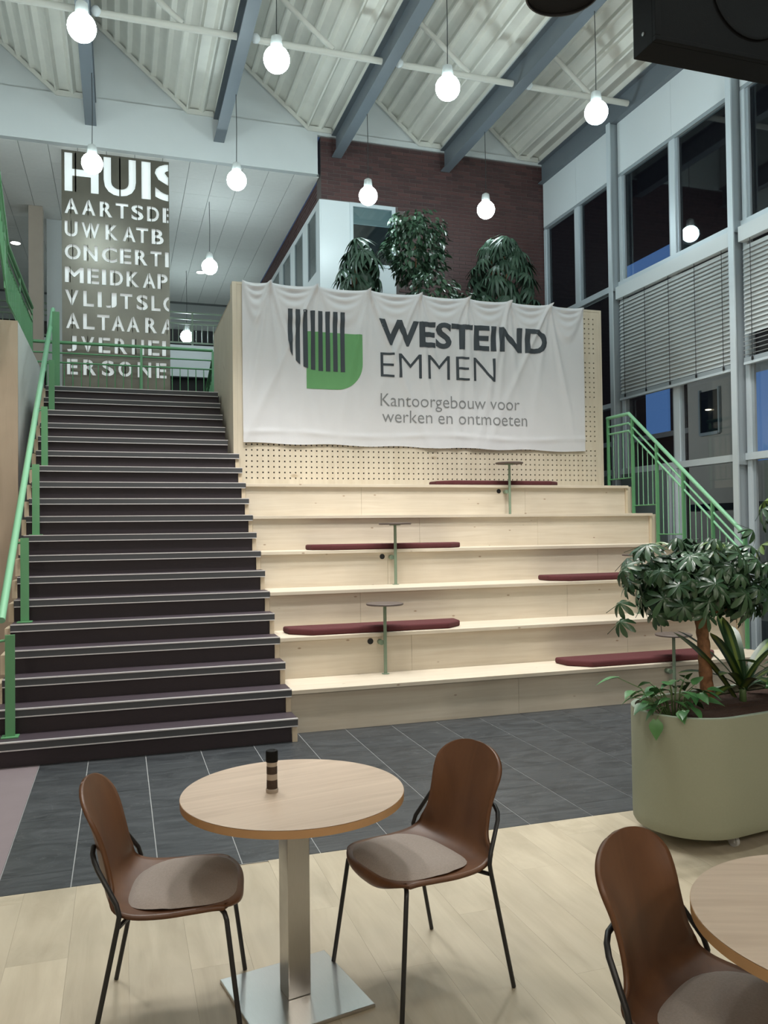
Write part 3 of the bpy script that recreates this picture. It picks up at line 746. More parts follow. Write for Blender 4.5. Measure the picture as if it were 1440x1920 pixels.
# right stair railing
rr_ = thing('tribune_railing', 'light green stair railing with slim balusters at the right end of the tribune', 'railing', (5.06, 0, 0))
sl = r/t
def hz(y): return 3.175 if y > 2.80 else 3.175-(2.80-y)*(3.175-1.596)/(2.80-.744)
path = [3.30, 2.80, .70]
for k, (dz, rad) in enumerate(((0, .024), (-.125, .014), (-.225, .014))):
    MB().tube([(0, y+(0 if k == 0 else .0), hz(y)+dz) for y in path], rad, 14).build('handrail' if k == 0 else 'rail', 'green_lt', rr_, 40)
posts = [(13*t+.03, 12*r), (11*t-.03, 10*r), (9*t-.03, 8*r), (7*t-.03, 6*r), (5*t-.03, 4*r), (3*t-.03, 2*r)]
for i, (y, z) in enumerate(posts):
    base = max(.001, z-.012) if i else 12*r-.02+.0
    MB().box(-.030, .012, y-.010, y+.010, base+.001, hz(y)-.015).build('post', 'green', rr_)
    if i+1 < len(posts):
        y2, z2 = posts[i+1]
        MB().tube([(0, y-.011, z+.10), (0, y2+.011, z+.10)], .008, 8).build('rail', 'green', rr_)
        for q in range(1, 5):
            yy = y+(y2-y)*q/5; MB().tube([(0, yy, z+.10), (0, yy, hz(yy)-.23)], .006, 6).build('baluster', 'green_lt', rr_)

# ================================================================== LETTER PANEL
SX0, SX1, SY, SZ0, SZ1 = -2.155, -.59, 6.60, 3.30, 7.46
sg = thing('letter_panel', 'tall raw steel panel with cut-out stencil capital letters hanging behind the railing', 'sign', ((SX0+SX1)/2, SY, SZ0))
def signbuild():
    zx = lambda p: (p-128)*.00209+SX0
    rows_ = [('HUIS', 7.425, .585, [(148, 232), (415, 225), (680, 65), (775, 225)]),
             ('AARTSDE', None, .235, [(148, 92), (265, 92), (387, 88), (497, 88), (607, 85), (718, 85), (830, 80)]),
             ('UWKATB', None, .235, [(148, 87), (262, 123), (425, 90), (545, 90), (640, 85), (750, 85)]),
             ('ONCERTI', None, .235, [(148, 107), (275, 95), (400, 105), (525, 80), (630, 90), (740, 80), (845, 26)]),
             ('MEIDKAP', None, .235, [(148, 127), (300, 80), (400, 28), (455, 90), (570, 90), (685, 90), (790, 72)]),
             ('VLIJTSLO', None, .235, [(148, 92), (272, 72), (370, 27), (425, 75), (525, 85), (640, 80), (745, 65), (830, 100)]),
             ('ALTAARA', None, .235, [(155, 90), (270, 78), (365, 85), (465, 90), (570, 90), (700, 85), (815, 90)]),
             ('JVERHEI', None, .235, [(160, 65), (255, 90), (375, 80), (485, 88), (605, 85), (720, 80), (820, 27)]),
             ('ERSONE', None, .235, [(160, 72), (270, 88), (395, 85), (510, 95), (645, 95), (775, 75)])]
    letters, bars_ = [], []
    for k, (s, ztop, h, pos) in enumerate(rows_):
        if ztop is None: ztop = 6.735-.3475*(k-1)
        for ch, (x, wd) in zip(s, pos):
            bm = text_bm(ch, .022, .5)
            a, b, c, d = bounds(bm)
            for v in bm.verts:
                v.co = (zx(x)+(v.co.x-a)/(b-a)*wd*.00209, SY+v.co.z*.2, ztop-h+(v.co.y-c)/(d-c)*h)
            letters.append((ztop-h, ztop, bm))
            f = {'H': .32, 'E': .34, 'F': .3, 'R': .36, 'D': .36, 'B': .36, 'P': .36, 'N': .3, 'M': .28, 'K': .36, 'A': .45, 'O': .5, 'U': .5, 'S': .5, 'C': .5, 'J': .5, 'V': .5, 'W': .5}.get(ch)
            if f: bars_.append((zx(x+wd*f), ztop-h, ztop, .022 if h > .4 else .012))
    cuts = [SZ0, 4.42, 5.96, SZ1]
    for i in range(3):
        a, b = cuts[i]+.001, cuts[i+1]-.001
        o = MB().box(SX0, SX1, SY-.005, SY+.005, a, b).build('plate', 'steelplate', sg)
        o.location = (-(SX0+SX1)/2, -SY, -SZ0)
        cm = bmesh.new()
        for z0, z1, bm in letters:
            if z1 > a and z0 < b:
                tmp = bpy.data.meshes.new('tmp'); bm.to_mesh(tmp); cm.from_mesh(tmp); bpy.data.meshes.remove(tmp)
        bmesh.ops.recalc_face_normals(cm, faces=cm.faces[:])
        me = bpy.data.meshes.new('cut'); cm.to_mesh(me); cm.free()
        c = bpy.data.objects.new('cutter', me); COL.objects.link(c)
        pl_ = bpy.data.objects.new('pl', o.data); COL.objects.link(pl_)
        md = pl_.modifiers.new('b', 'BOOLEAN'); md.operation = 'DIFFERENCE'; md.object = c; md.solver = 'EXACT'; md.use_self = True
        dg = bpy.context.evaluated_depsgraph_get(); nm = bpy.data.meshes.new_from_object(pl_.evaluated_get(dg))
        bpy.data.objects.remove(pl_); bpy.data.objects.remove(c)
        bm2 = bmesh.new(); bm2.from_mesh(nm)
        for x, z0, z1, wd in bars_:
            if z1 > a and z0 < b and x < SX1-.03:
                mb = MB().box(x-wd/2, x+wd/2, SY-.005, SY+.005, max(a, z0-.004), min(b, z1+.004))
                vv = [bm2.verts.new(q) for q in mb.v]
                for f in mb.f: bm2.faces.new([vv[q] for q in f])
        bm2.to_mesh(nm); bm2.free()
        if not nm.materials: nm.materials.append(M['steelplate'])
        o.data = nm
    for z0, z1, bm in letters: bm.free()
    B = MB().box(SX0+.01, SX1-.01, SY+.055, SY+.065, SZ0+.01, SZ1-.01).build('back_sheet', 'backing', sg); B.location = (-(SX0+SX1)/2, -SY, -SZ0)
    for xa, xb in ((SX0, SX0+.008), (SX1-.008, SX1)):
        q = MB().box(xa, xb, SY+.0055, SY+.07, SZ0, SZ1).build('side_return', 'steelplate', sg); q.location = (-(SX0+SX1)/2, -SY, -SZ0)
signbuild()

# ================================================================== BANNER
BXL, BXR = .05, 4.68
bn = thing('banner', 'large white cloth banner with logo and building name hung on the perforated wall', 'banner', (BXL, YW-.012, 2.70))
pins = [.05, .38, .95, 1.62, 2.30, 2.95, 3.55, 4.15, 4.68]
def drape(x, z):        # outward offset of the cloth
    zt = 4.668; d = max(0, zt-z)
    o = .012
    for a, b in zip(pins, pins[1:]):
        if a <= x <= b:
            u = (x-a)/(b-a)
            for k, q in enumerate((.10, .24, .42, .62)):            # swags between two pins, sagging folds
                sag = q*(1.15-(b-a)*.2)*4*u*(1-u)*.62
                o += .044*math.exp(-((d-sag)/(.022+.018*k))**2)*(.2+math.sin(PI*u))*(1-.15*k)
    for i, p in enumerate(pins[1:-1]):                               # folds that fall from each pin
        for j, sl_ in enumerate((-.45, -.16, .10, .38)):
            xx = p+sl_*d*(.8+.3*math.sin(i*2.3+j)); wd = .012+.035*d
            o += .038*math.exp(-((x-xx)/wd)**2)*math.exp(-d/(.35+.4*((i*7+j*3) % 4)))
    o += .006*math.sin(2.1*x+.6*math.sin(3*z))*min(1, d)+.003*math.sin(11*x+2*z)*min(1, d)
    o += .010*math.exp(-((z-2.86-.02*math.sin(3*x))/.03)**2)*(.4+.6*math.sin(5*x)**2)
    return o
def edge(u, v):
    x = BXL+(BXR-BXL)*u
    zt = 4.672-.004*u
    for a, b in zip(pins, pins[1:]):
        if a <= x <= b: zt -= .018*4*(x-a)*(b-x)/(b-a)**2
    zb = 2.735-.03*u+.008*math.sin(7*x)
    z = zb+(zt-zb)*v
    return x, z
def clothpt(x, z, lift=0): return (x-BXL, -drape(x, z)-lift, z-2.70)
cb = MB().grid(lambda u, v: clothpt(*edge(u, v)), 260, 110).build('cloth', 'cloth', bn, True)
def on_cloth(bm, name, mat, lift=.0045, step=.022):
    xs = [v.co.x for v in bm.verts]; ys = [v.co.y for v in bm.verts]
    k = math.ceil(min(xs)/step)
    while k*step < max(xs):
        bmesh.ops.bisect_plane(bm, geom=bm.verts[:]+bm.edges[:]+bm.faces[:], plane_co=(k*step, 0, 0), plane_no=(1, 0, 0)); k += 1
    k = math.ceil(min(ys)/step)
    while k*step < max(ys):
        bmesh.ops.bisect_plane(bm, geom=bm.verts[:]+bm.edges[:]+bm.faces[:], plane_co=(0, k*step, 0), plane_no=(0, 1, 0)); k += 1
    for v in bm.verts: v.co = clothpt(v.co.x, v.co.y, lift)
    bm.normal_update()
    for f in bm.faces:
        f.normal_update()
        if f.normal.y > 0: f.normal_flip()
    me = bpy.data.meshes.new(name); bm.to_mesh(me); bm.free(); me.materials.append(M[mat])
    return obj(name, me, cb)
def line(body, x0, x1, zb, zt, off, mat, ref, dz=0):
    bm = text_bm(body, off); a, b, c, d = bounds(bm)
    rb = text_bm(ref, off); _, _, rc, rd = bounds(rb); rb.free()
    for v in bm.verts:
        f = (v.co.x-a)/(b-a)
        v.co = (x0+f*(x1-x0), zb+(v.co.y-rc)/(rd-rc)*(zt-zb)+dz*f, 0)
    # one mesh for each word: islands are grouped where the gap between them is a word space
    spans = []; seen = set()
    for v0 in bm.verts:
        if v0 in seen: continue
        isl, stack = [], [v0]; seen.add(v0)
        while stack:
            v = stack.pop(); isl.append(v)
            for e_ in v.link_edges:
                q = e_.other_vert(v)
                if q not in seen: seen.add(q); stack.append(q)
        spans.append((min(v.co.x for v in isl), max(v.co.x for v in isl)))
    spans.sort(); words = [list(spans[0])]
    for a_, b_ in spans[1:]:
        if a_ > words[-1][1]+.042: words.append([a_, b_])
        else: words[-1][1] = max(words[-1][1], b_)
    for a_, b_ in words:
        wb = bm.copy(); bmesh.ops.delete(wb, geom=[v for v in wb.verts if not (a_-1e-4 <= v.co.x <= b_+1e-4)], context='VERTS')
        on_cloth(wb, 'lettering', mat)
    bm.free()
line('WESTEIND', 1.75, 4.115, 4.0, 4.325, .030, 'ink', 'E')
line('EMMEN', 1.77, 3.345, 3.60, 3.905, -.012, 'ink', 'E')
line('Kantoorgebouw voor', 1.765, 3.69, 3.235, 3.39, -.006, 'inkgrey', 'K')
line('werken en ontmoeten', 1.785, 3.80, 3.03, 3.185, -.006, 'inkgrey', 'K')
def polybm(pts):
    bm = bmesh.new(); bm.faces.new([bm.verts.new((x, z, 0)) for x, z in pts]); return bm
gx0, gx1, gz0, gz1 = .82, 1.535, 3.41, 4.11; rad = .33
on_cloth(polybm([(gx0, gz1), (gx0, gz0)]+[(gx1-rad+rad*math.sin(a*PI/24), gz0+rad-rad*math.cos(a*PI/24)) for a in range(13)]+[(gx1, gz1)]), 'logo_shape', 'inkgreen', .0035)
for i in range(8):
    a = .597+i*.0935; b = a+.056
    def zb_(x):
        u = x-.597
        return 3.64+(.34-math.sqrt(max(0, .34**2-(.34-u)**2))) if u < .34 else 3.63
    on_cloth(polybm([(a, 4.365), (a, zb_(a)), ((a+b)/2, zb_((a+b)/2)), (b, zb_(b)), (b, 4.365)]), 'logo_bar', 'ink', .0065)

# ================================================================== CUSHIONS AND POLE TABLES ON THE TRIBUNE
cl = [(2, .10, 'burgundy seat cushion on the second bench from the floor, at the left'), (4, .54, 'burgundy seat cushion on the fourth bench, left of centre'),
      (6, 2.35, 'burgundy seat cushion on the top bench under the banner'), (3, 3.05, 'burgundy seat cushion on the third bench, partly behind the schefflera'),
      (1, 2.68, 'burgundy seat cushion on the lowest bench behind the planter')]
def cushion_mesh():
    bm = bmesh.new(); L, D, H = 1.74, .36, .058
    v = [bm.verts.new(p) for p in ((0, .0, 0), (0.16, -.0, 0))]; bm.clear()
    prof = [(.0, D), (L, D), (L-.02, D*.45), (L-.20, 0), (.20, 0), (.02, D*.45)]
    mb = MB().prism(prof, 'z', 0, H)
    vs = [bm.verts.new(p) for p in mb.v]
    for f in mb.f: bm.faces.new([vs[i] for i in f])
    bmesh.ops.recalc_face_normals(bm, faces=bm.faces[:])
    bmesh.ops.bevel(bm, geom=[e for e in bm.edges], offset=.022, segments=4, affect='EDGES', profile=.55)
    me = bpy.data.meshes.new('cushion'); bm.to_mesh(me); bm.free(); me.materials.append(M['cushion']); me.shade_smooth(); return me
cm_ = cushion_mesh()
for k, x, lb in cl:
    o = obj('seat_cushion', cm_, None, (x, t*(2*k-1)+.04, 2*k*r-.0078)); tag(o, lb, 'cushion', 'burgundy cushions on the tribune')
def poletable():
    o = thing('pole_table', '', 'side table', group='small pole tables on the tribune')
    MB().lathe([(.166, .630), (.172, .636), (.172, .644), (.168, .648)], 40).build('table_top', 'linoleum', o, 40)
    MB().lathe([(.06, .622), (.06, .6299)], 20).build('top_plate', 'sage', o)
    MB().tube([(0, 0, .006), (0, 0, .6219)], .0155, 14).build('pole', 'sage', o, 40)
    MB().lathe([(.035, 0), (.035, .005), (.03, .0058)], 18).build('foot', 'sage', o)
    kb = MB().tube([(-.03, .012, .287), (-.03, .078, .287)], .024, 18); kb.build('wall_bracket', 'sage', o, 40)
    return o
pt = poletable()
spots = [(1, .965, 'small round pole table on the lowest bench, beside the left cushion'), (3, 1.41, 'small round pole table at the middle of the third bench level'),
         (5, 3.25, 'small round pole table on the highest foot level under the banner'), (2, 4.04, 'small round pole table mostly hidden by the schefflera leaves'), (0, 3.72, 'small round pole table on the floor behind the planter trunk')]
for i, (k, x, lb) in enumerate(spots):
    o = pt if i == 0 else copy_tree(pt)
    o.location = (x, t*(2*k+1)+.028-.079, 2*k*r-.0078 if k else 0); o['label'] = lb

# ================================================================== CAFE TABLES, CHAIRS, MILL
def cafe_table(x, y, rz, label):
    o = thing('cafe_table', label, 'table', (x, y, 0), rz, 'round cafe tables')
    MB().lathe([(.398, .7385), (.4035, .7402), (.398, .7405)], 96).build('table_top', 'oak', o)
    MB().lathe([(.395, .712), (.404, .7125), (.4045, .7384), (.395, .7384)], 96).build('edge_band', 'oakedge', o, 40)
    MB().box(-.20, .20, -.03, .03, .70, .7118).build('support_bar', 'black', o)
    MB().bbox(-.043, .043, -.043, .043, .0135, .6999, .003).build('column', 'brushed', o)
    MB().bbox(-.215, .215, -.215, .215, .001, .0133, .003).build('base_plate', 'brushed', o)
    return o
cafe_table(-.745, -3.50, math.radians(11), 'round oak cafe table with square steel column, pepper mill on it')
cafe_table(.36, -4.945, math.radians(-20), 'round oak cafe table cut off at the lower right corner')

mill = thing('pepper_mill', 'small black topped pepper mill on the round cafe table', 'pepper mill', (-.822, -3.494, .7406))
MB().lathe([(.0215, 0), (.0225, .004), (.0225, .012), (.020, .014)], 24).build('base_ring', 'salt', mill, 40)
MB().lathe([(.020, .0141), (.0195, .045), (.0195, .0459)], 24).build('lower_pepper', 'pepper', mill, 40)
MB().lathe([(.0195, .046), (.0195, .067)], 24).build('label_band', 'salt', mill, 40)
MB().lathe([(.0195, .0671), (.0195, .093), (.0190, .094)], 24).build('upper_pepper', 'pepper', mill, 40)
MB().lathe([(.0190, .0941), (.0198, .1099)], 24).build('clear_collar', 'salt', mill, 40)
MB().lathe([(.0215, .110), (.0222, .113), (.0222, .145), (.0205, .150), (.012, .1515), (.008, .149)], 24).build('cap', 'blackplastic', mill, 40)

def chair_proto():
    o = thing('shell_chair', '', 'chair', group='brown shell chairs at the cafe tables')
    # side profile (x forward, z up), from front lip over the seat and up the back
    zt_ = [.74, .765, .785, .802, .815, .824, .830, .8345, .837, .838]
    prof = [(.214, .394), (.228, .404), (.238, .420), (.234, .438), (.215, .449), (.17, .453), (.08, .447), (-.02, .439), (-.11, .436), (-.165, .444), (-.202, .468), (-.222, .508), (-.235, .565), (-.247, .635), (-.260, .695)]+[(-.260-.26*(z-.695), z) for z in zt_]
    hw = [.170, .190, .205, .213, .219, .225, .233, .238, .238, .232, .222, .203, .187, .184, .191]+[.196*max(0, 1-((z-.735)/(.8393-.735))**2.3)**.5 for z in zt_]
    up = [.046, .038, .024, .012, .005, .006, .010, .014, .022, .034, .038, .02]+[0]*13          # edge lift of the seat
    fw = [0, 0, 0, 0, 0, 0, 0, 0, 0, .005, .030, .050, .054, .05, .046]+[.040*max(0, 1-((z-.735)/(.838-.735))**1.2) for z in zt_]        # edges wrap forward at the back
    cb = [.055, .055, .055, .050, .042, .028, .008]+[0]*18                             # rounded front corners
    def interp(a, v):
        q = v*(len(a)-1); i = min(int(q), len(a)-2); f = q-i
        def g(k): return a[max(0, min(len(a)-1, k))]
        p0_, p1_, p2_, p3_ = g(i-1), g(i), g(i+1), g(i+2)
        return .5*((2*p1_)+(-p0_+p2_)*f+(2*p0_-5*p1_+4*p2_-p3_)*f*f+(-p0_+3*p1_-3*p2_+p3_)*f**3)
    px, pz = [p[0] for p in prof], [p[1] for p in prof]
    def fn(u, v):
        s = 2*u-1; e = abs(s)**2.2
        return (interp(px, v)+interp(fw, v)*e-interp(cb, v)*abs(s)**3.5, s*max(.004, interp(hw, v)), interp(pz, v)+interp(up, v)*e)
    sh = MB().grid(fn, 26, 96).build('shell', 'veneer', o, True)
    md = sh.modifiers.new('thickness', 'SOLIDIFY'); md.thickness = .014; md.offset = -1
    # seat pad
    def pad(u, v):
        a = 2*PI*u; rr2 = v
        cx_, sn = math.cos(a), math.sin(a); k = (abs(cx_)**3.2+abs(sn)**3.2)**(-1/3.2)
        x = .032+.186*k*cx_*rr2; y = .212*k*sn*rr2*(1-.10*max(0, -(x-.03)/.18))
        s = min(1, abs(y)/.238); vv = (.225-x)/.40
        base = .4515 if x > .05 else .4515-.009*min(1, (.05-x)/.16)
        return (x, y, base+.016*s**2.2*(1 if x > 0 else 1.3)-.004+.026*(1-rr2**7))
    MB().grid(pad, 44, 10).build('seat_pad', 'fabric', o, True)
    R_ = .0085
    for s in (-1, 1):
        MB().tube([(.12, s*.10, .432), (.165, s*.175, .430), (.178, s*.197, .424), (.185, s*.206, .405), (.235, s*.245, .003)], R_, 10).build('leg', 'black', o, 40)
        MB().tube([(-.254, s*.11, .640), (-.247, s*.165, .636), (-.236, s*.195, .622), (-.222, s*.212, .60), (-.160, s*.244, .50), (-.150, s*.250, .465), (-.155, s*.250, .435), (-.245, s*.262, .003)], R_, 10).build('leg', 'black', o, 40)
        MB().tube([(.12, s*.10, .430), (-.12, s*.12, .421), (-.152, s*.243, .428)], R_*.9, 8).build('under_frame', 'black', o, 40)
    return o
ch = chair_proto()
cpos = [(-.275, -3.52, math.radians(194), 'brown shell chair with taupe seat pad, right of the cafe table, facing left'),
        (-1.165, -3.475, math.radians(-9), 'brown shell chair with taupe seat pad, left of the cafe table, facing right'),
        (.125, -4.735, math.radians(-60), 'brown shell chair at the lower right corner, tucked under the cut-off table')]
for i, (x, y, rz, lb) in enumerate(cpos):
    o = ch if i == 0 else copy_tree(ch)
    o.location = (x, y, 0); o.rotation_euler = (0, 0, rz); o['label'] = lb

# ================================================================== PLANTER AND ITS PLANTS
PA = math.radians(8.5)
pn = thing('planter', 'large rounded sage green planter on grey casters at the right', 'planter', (1.625, -2.69, 0), PA)
def stadium(rad, L, n=20):
    return [(L+rad*math.cos(a), rad*math.sin(a)) for a in [-PI/2+PI*k/n for k in range(n+1)]]+[(rad*math.cos(a), rad*math.sin(a)) for a in [PI/2+PI*k/n for k in range(n+1)]]
PL = 1.05
def ringwall(parent, name, mat, levels, cap0=False, cap1=False):
    mb = MB(); n = len(stadium(.3, PL))
    for rad, z in levels: mb.v += [(x, y, z) for x, y in stadium(rad, PL)]
    for i in range(len(levels)-1):
        for k in range(n): a, b = i*n+k, i*n+(k+1) % n; mb.f.append((a, b, b+n, a+n))
    if cap0: mb.f.append(tuple(reversed(range(n))))
    if cap1: mb.f.append(tuple((len(levels)-1)*n+k for k in range(n)))
    return mb.build(name, mat, parent, 40)
ringwall(pn, 'pot', 'pot', [(.285, .078), (.300, .08), (.308, .095), (.310, .14), (.310, .690), (.309, .694), (.29, .694), (.288, .66)], True, False)
ringwall(pn, 'rim', 'potrim', [(.3095, .6945), (.3095, .7), (.288, .7), (.288, .6945)])
def soil():
    mb = MB(); n = 0
    pts = stadium(.287, PL); m_ = len(pts); rings = 8
    cxs = [(min(max(x, 0), PL), 0) for x, y in pts]
    for i in range(rings+1):
        f = i/rings
        for (x, y), (cx_, cy_) in zip(pts, cxs):
            X_, Y_ = cx_+(x-cx_)*f, cy_+(y-cy_)*f
            mb.v.append((X_, Y_, .652+random.uniform(-.006, .010)*(0 < f < 1)))
    for i in range(rings):
        for k in range(m_): a, b = i*m_+k, i*m_+(k+1) % m_; mb.f.append((a, b, b+m_, a+m_))
    return mb.build('soil', 'soil', pn)
soil()
for x, y in ((.06, -.205), (PL-.06, -.205), (.06, .205), (PL-.06, .205)):
    w_ = MB().tube([(x-.010, y-.02, .031), (x+.010, y-.02, .031)], .030, 20).build('caster_wheel', 'wheel', pn, 40)
    MB().box(x-.016, x-.0105, y-.035, y+.012, .025, .07).build('caster_fork', 'wheel', w_); MB().box(x+.0105, x+.016, y-.035, y+.012, .025, .07).build('caster_fork', 'wheel', w_)
    MB().bbox(x-.028, x+.028, y-.04, y+.03, .0701, .078, .001).build('caster_plate', 'wheel', w_)

def leaflet(L, W, droop=.25, fold=.12, n=5, spoon=False):
    """one pointed leaf along +y, midrib at x=0, drooping in -z"""
    vs, fs = [], []
    for i in range(n+1):
        f = i/n; wd = W*math.sin(PI*min(1, f**.8*.94+.06))**.8 if 0 < f < 1 else W*.06
        if spoon: wd = W*(.12, .45, .80, 1.0, .92, .30)[i]
        y = L*f; z = -droop*L*f*f
        vs += [(-wd/2, y, z+fold*wd), (0, y, z), (wd/2, y, z+fold*wd)]
        if i:
            a = 3*(i-1); fs += [(a, a+1, a+4, a+3), (a+1, a+2, a+5, a+4)]
    return vs, fs
def compound(n, L, W, droop, mat, name='leaf', spread=2*PI, tilt=.25, pet=.10, petr=.0018, spoon=False):
    mb = MB()
    mb.tube([(0, -pet, -pet*.35), (0, 0, 0)], petr, 4)
    for k in range(n):
        a = -spread/2+spread*(k+.5)/n; vs, fs = leaflet(L*(1-.18*abs(a)/PI)*random.uniform(.9, 1.05), W, droop, spoon=spoon)
        Rm = Matrix.Rotation(-a, 3, 'Z') @ Matrix.Rotation(-tilt, 3, 'X')
        mb.add([Rm @ Vector(v) for v in vs], fs)
    return mb.mesh(name, mat, True)
def orient(nrm, spin):
    q = Vector(nrm).to_track_quat('Z', 'Y'); return (q.to_matrix() @ Matrix.Rotation(spin, 3, 'Z')).to_euler()
# schefflera tree
TB = Vector((1.935, -2.455, .655))
sf = thing('schefflera_tree', 'bushy schefflera with ringed brown trunk in the sage planter', 'plant', TB)
crown = Vector((-.09, .0, .72))
tp = [(0, 0, -.02), (0, 0, .05), (-.012, 0, .2), (-.02, 0, .35), (-.035, 0, .47), (-.05, 0, .56)]
def trunk():
    pts, rs = [], []
    for i in range(31):
        f = i/30*(len(tp)-1); k = min(int(f), len(tp)-2); p = Vector(tp[k]).lerp(Vector(tp[k+1]), f-k)
        pts.append(p); rs.append(.040-.008*i/30+.0025*math.sin(i*1.9))
    MB().tube(pts, rs, 14).build('trunk', 'bark', sf, True)
trunk()
brs = [(-.30, -.05, .62), (-.18, .15, .85), (.02, -.12, .92), (.22, .05, .80), (.30, -.10, .60), (-.10, -.25, .70), (.10, .25, .72), (-.28, .1, .78)]
for b in brs:
    MB().tube([(-.045, 0, .50), Vector((-.045, 0, .53)).lerp(Vector(b), .45)+Vector((0, 0, -.02)), b], [.016, .010, .004], 7).build('branch', 'bark', sf, True)
lms = [compound(8, .105, .031, .35, 'leaf', tilt=.30, spoon=True), compound(7, .098, .032, .5, 'leaf', tilt=.40, spoon=True), compound(8, .112, .030, .25, 'leaf', tilt=.18, spoon=True)]
lmy = compound(7, .10, .030, .3, 'leafy', tilt=.18, spoon=True)
rnd = random.Random(3)
for i in range(255):
    a = rnd.uniform(0, 2*PI); cz = rnd.uniform(-.75, 1); rr2 = rnd.uniform(.45, 1.0)
    s = math.sqrt(max(0, 1-cz*cz))
    d = Vector((math.cos(a)*s, math.sin(a)*s, cz))
    p = crown+Vector((d.x*.46*rr2, d.y*.42*rr2, d.z*.31*rr2))
    if p.z < .50 and abs(p.x) < .1: continue
    nrm = (d*.8+Vector((0, 0, .75))+Vector((rnd.uniform(-.3, .3), rnd.uniform(-.3, .3), 0))).normalized()
    me = lmy if (cz > .75 and rnd.random() < .4) else rnd.choice(lms)
    o = obj('leaf', me, sf, p, orient(nrm, rnd.uniform(0, 6.28))); sc_ = rnd.uniform(.8, 1.12); o.scale = (sc_, sc_, sc_)
for q in ((-.60, -.02, .60), (-.56, .0, .78), (-.62, -.05, .50), (.47, 0, .62), (.50, -.05, .80), (.40, .05, 1.0)):
    o = obj('leaf', lms[1], sf, q, orient((q[0]*1.2, -.3, .6), rnd.uniform(0, 6.28)))
# dracaena with striped strap leaves
DB = Vector((2.15, -2.50, .655))
dc = thing('dracaena_plant', 'dracaena with long yellow striped strap leaves behind the schefflera trunk', 'plant', DB)
def strap(L, W, lift, bend, wob):
    mb = MB(); n = 12
    for i in range(n+1):
        f = i/n; ang = lift-bend*f; wd = W*(.35+.65*math.sin(PI*min(1, .12+f*.55))) if f < .75 else W*math.cos((f-.75)/.25*PI/2)**.7
        if i == 0: y, z = 0, 0
        else: y += L/n*math.cos(ang); z += L/n*math.sin(ang)
        mb.v += [(-wd/2, y, z+.10*wd), (0, y, z), (wd/2, y, z+.10*wd)]
        if i: a = 3*(i-1); mb.f += [(a, a+1, a+4, a+3), (a+1, a+2, a+5, a+4)]
    return mb.mesh('leaf', 'drac', True)
MB().tube([(0, 0, -.02), (0, 0, .10)], .02, 10).build('stem', 'stem', dc, True)
for (az, L, W, li, be) in ((100, .44, .085, 1.45, .35), (140, .50, .08, 1.05, .55), (165, .42, .075, .75, .9), (60, .5, .085, 1.15, .7), (20, .52, .085, .95, .7), (-10, .45, .08, .8, .9), (-45, .42, .085, 1.0, .9), (-75, .40, .085, 1.2, .6), (-110, .36, .075, .8, .9), (-150, .40, .07, .9, 1.0), (-170, .45, .08, 1.2, .5), (200, .3, .06, .5, .9), (80, .5, .08, 1.3, .5)):
    obj('leaf', strap(L, W, li, be, 0), dc, (0, 0, .06), (0, 0, math.radians(az-90)))
# long leaf of the dracaena that reaches past the trunk
obj('leaf', strap(.60, .075, 1.0, .45, 0), dc, (-.06, 0, .02), (0, 0, math.radians(92)))
# pothos trailing over the left end
PB = Vector((1.50, -2.72, .655))
ps = thing('pothos_plant', 'trailing pothos with heart shaped leaves spilling over the left end of the planter', 'plant', PB)
def heart(L, W):
    mb = MB(); n = 7; prof_ = [.30, .86, 1, .92, .74, .5, .25, .02]
    for i in range(n+1):
        f = i/n; wd = W*prof_[i]; y = L*f-(.0 if i else .0); z = -.22*L*f*f
        mb.v += [(-wd/2, y-.10*L*(i == 0)*1.0, z+.14*wd), (0, y, z), (wd/2, y-.10*L*(i == 0), z+.14*wd)]
        if i: a = 3*(i-1); mb.f += [(a, a+1, a+4, a+3), (a+1, a+2, a+5, a+4)]
    return mb.mesh('leaf', 'pothos', True)
hm = [heart(.100, .074), heart(.080, .058), heart(.125, .066)]
leaves = [(-.36, -.02, .24, 165, .1, 2), (-.29, -.05, .17, 200, .2, 1), (-.22, -.06, .10, 190, .3, 0), (-.19, -.10, .02, 240, 1.25, 0), (-.13, -.05, .17, 80, .5, 0), (-.10, -.1, .20, 60, -.2, 0), (-.04, -.02, .15, 100, .1, 0),
          (.02, -.06, .20, 40, .1, 2), (.06, -.1, .14, 20, 0, 0), (.10, -.05, .18, 30, -.4, 2), (.12, -.12, .10, -20, .1, 0), (0, -.14, .08, -80, .4, 0), (-.08, -.16, .07, -120, .5, 1), (-.14, .05, .12, 120, .2, 0),
          (-.02, .08, .12, 90, .1, 0), (.06, .07, .11, 60, .1, 1), (.14, .02, .06, 10, .3, 1), (-.24, .02, .12, 150, .4, 1), (-.05, -.08, .10, -60, .2, 1), (.04, -.02, .07, -10, .2, 0), (-.17, -.03, .20, 110, .2, 1), (.08, .0, .22, 50, .2, 0)]
for i in range(22):
    a = rnd.uniform(0, 6.28); d = rnd.uniform(.05, .19)
    leaves.append((-.02+d*math.cos(a), -.04+d*.8*math.sin(a), rnd.uniform(.05, .20), math.degrees(a)+rnd.uniform(-50, 50), rnd.uniform(-.1, .7), rnd.choice((0, 1, 1))))
for (x, y, z, az, pitch, k) in leaves:
    obj('leaf', hm[k], ps, (x, y, z), Euler((-pitch, rnd.uniform(-.3, .3), math.radians(az-90)), 'XYZ'))
    MB().tube([(x*.25, y*.25, 0), (x*.6, y*.6, max(z*.6+.03, .07 if x < -.15 else 0)), (x, y, z)], [.003, .0028, .002], 5).build('stem', 'stem', ps)
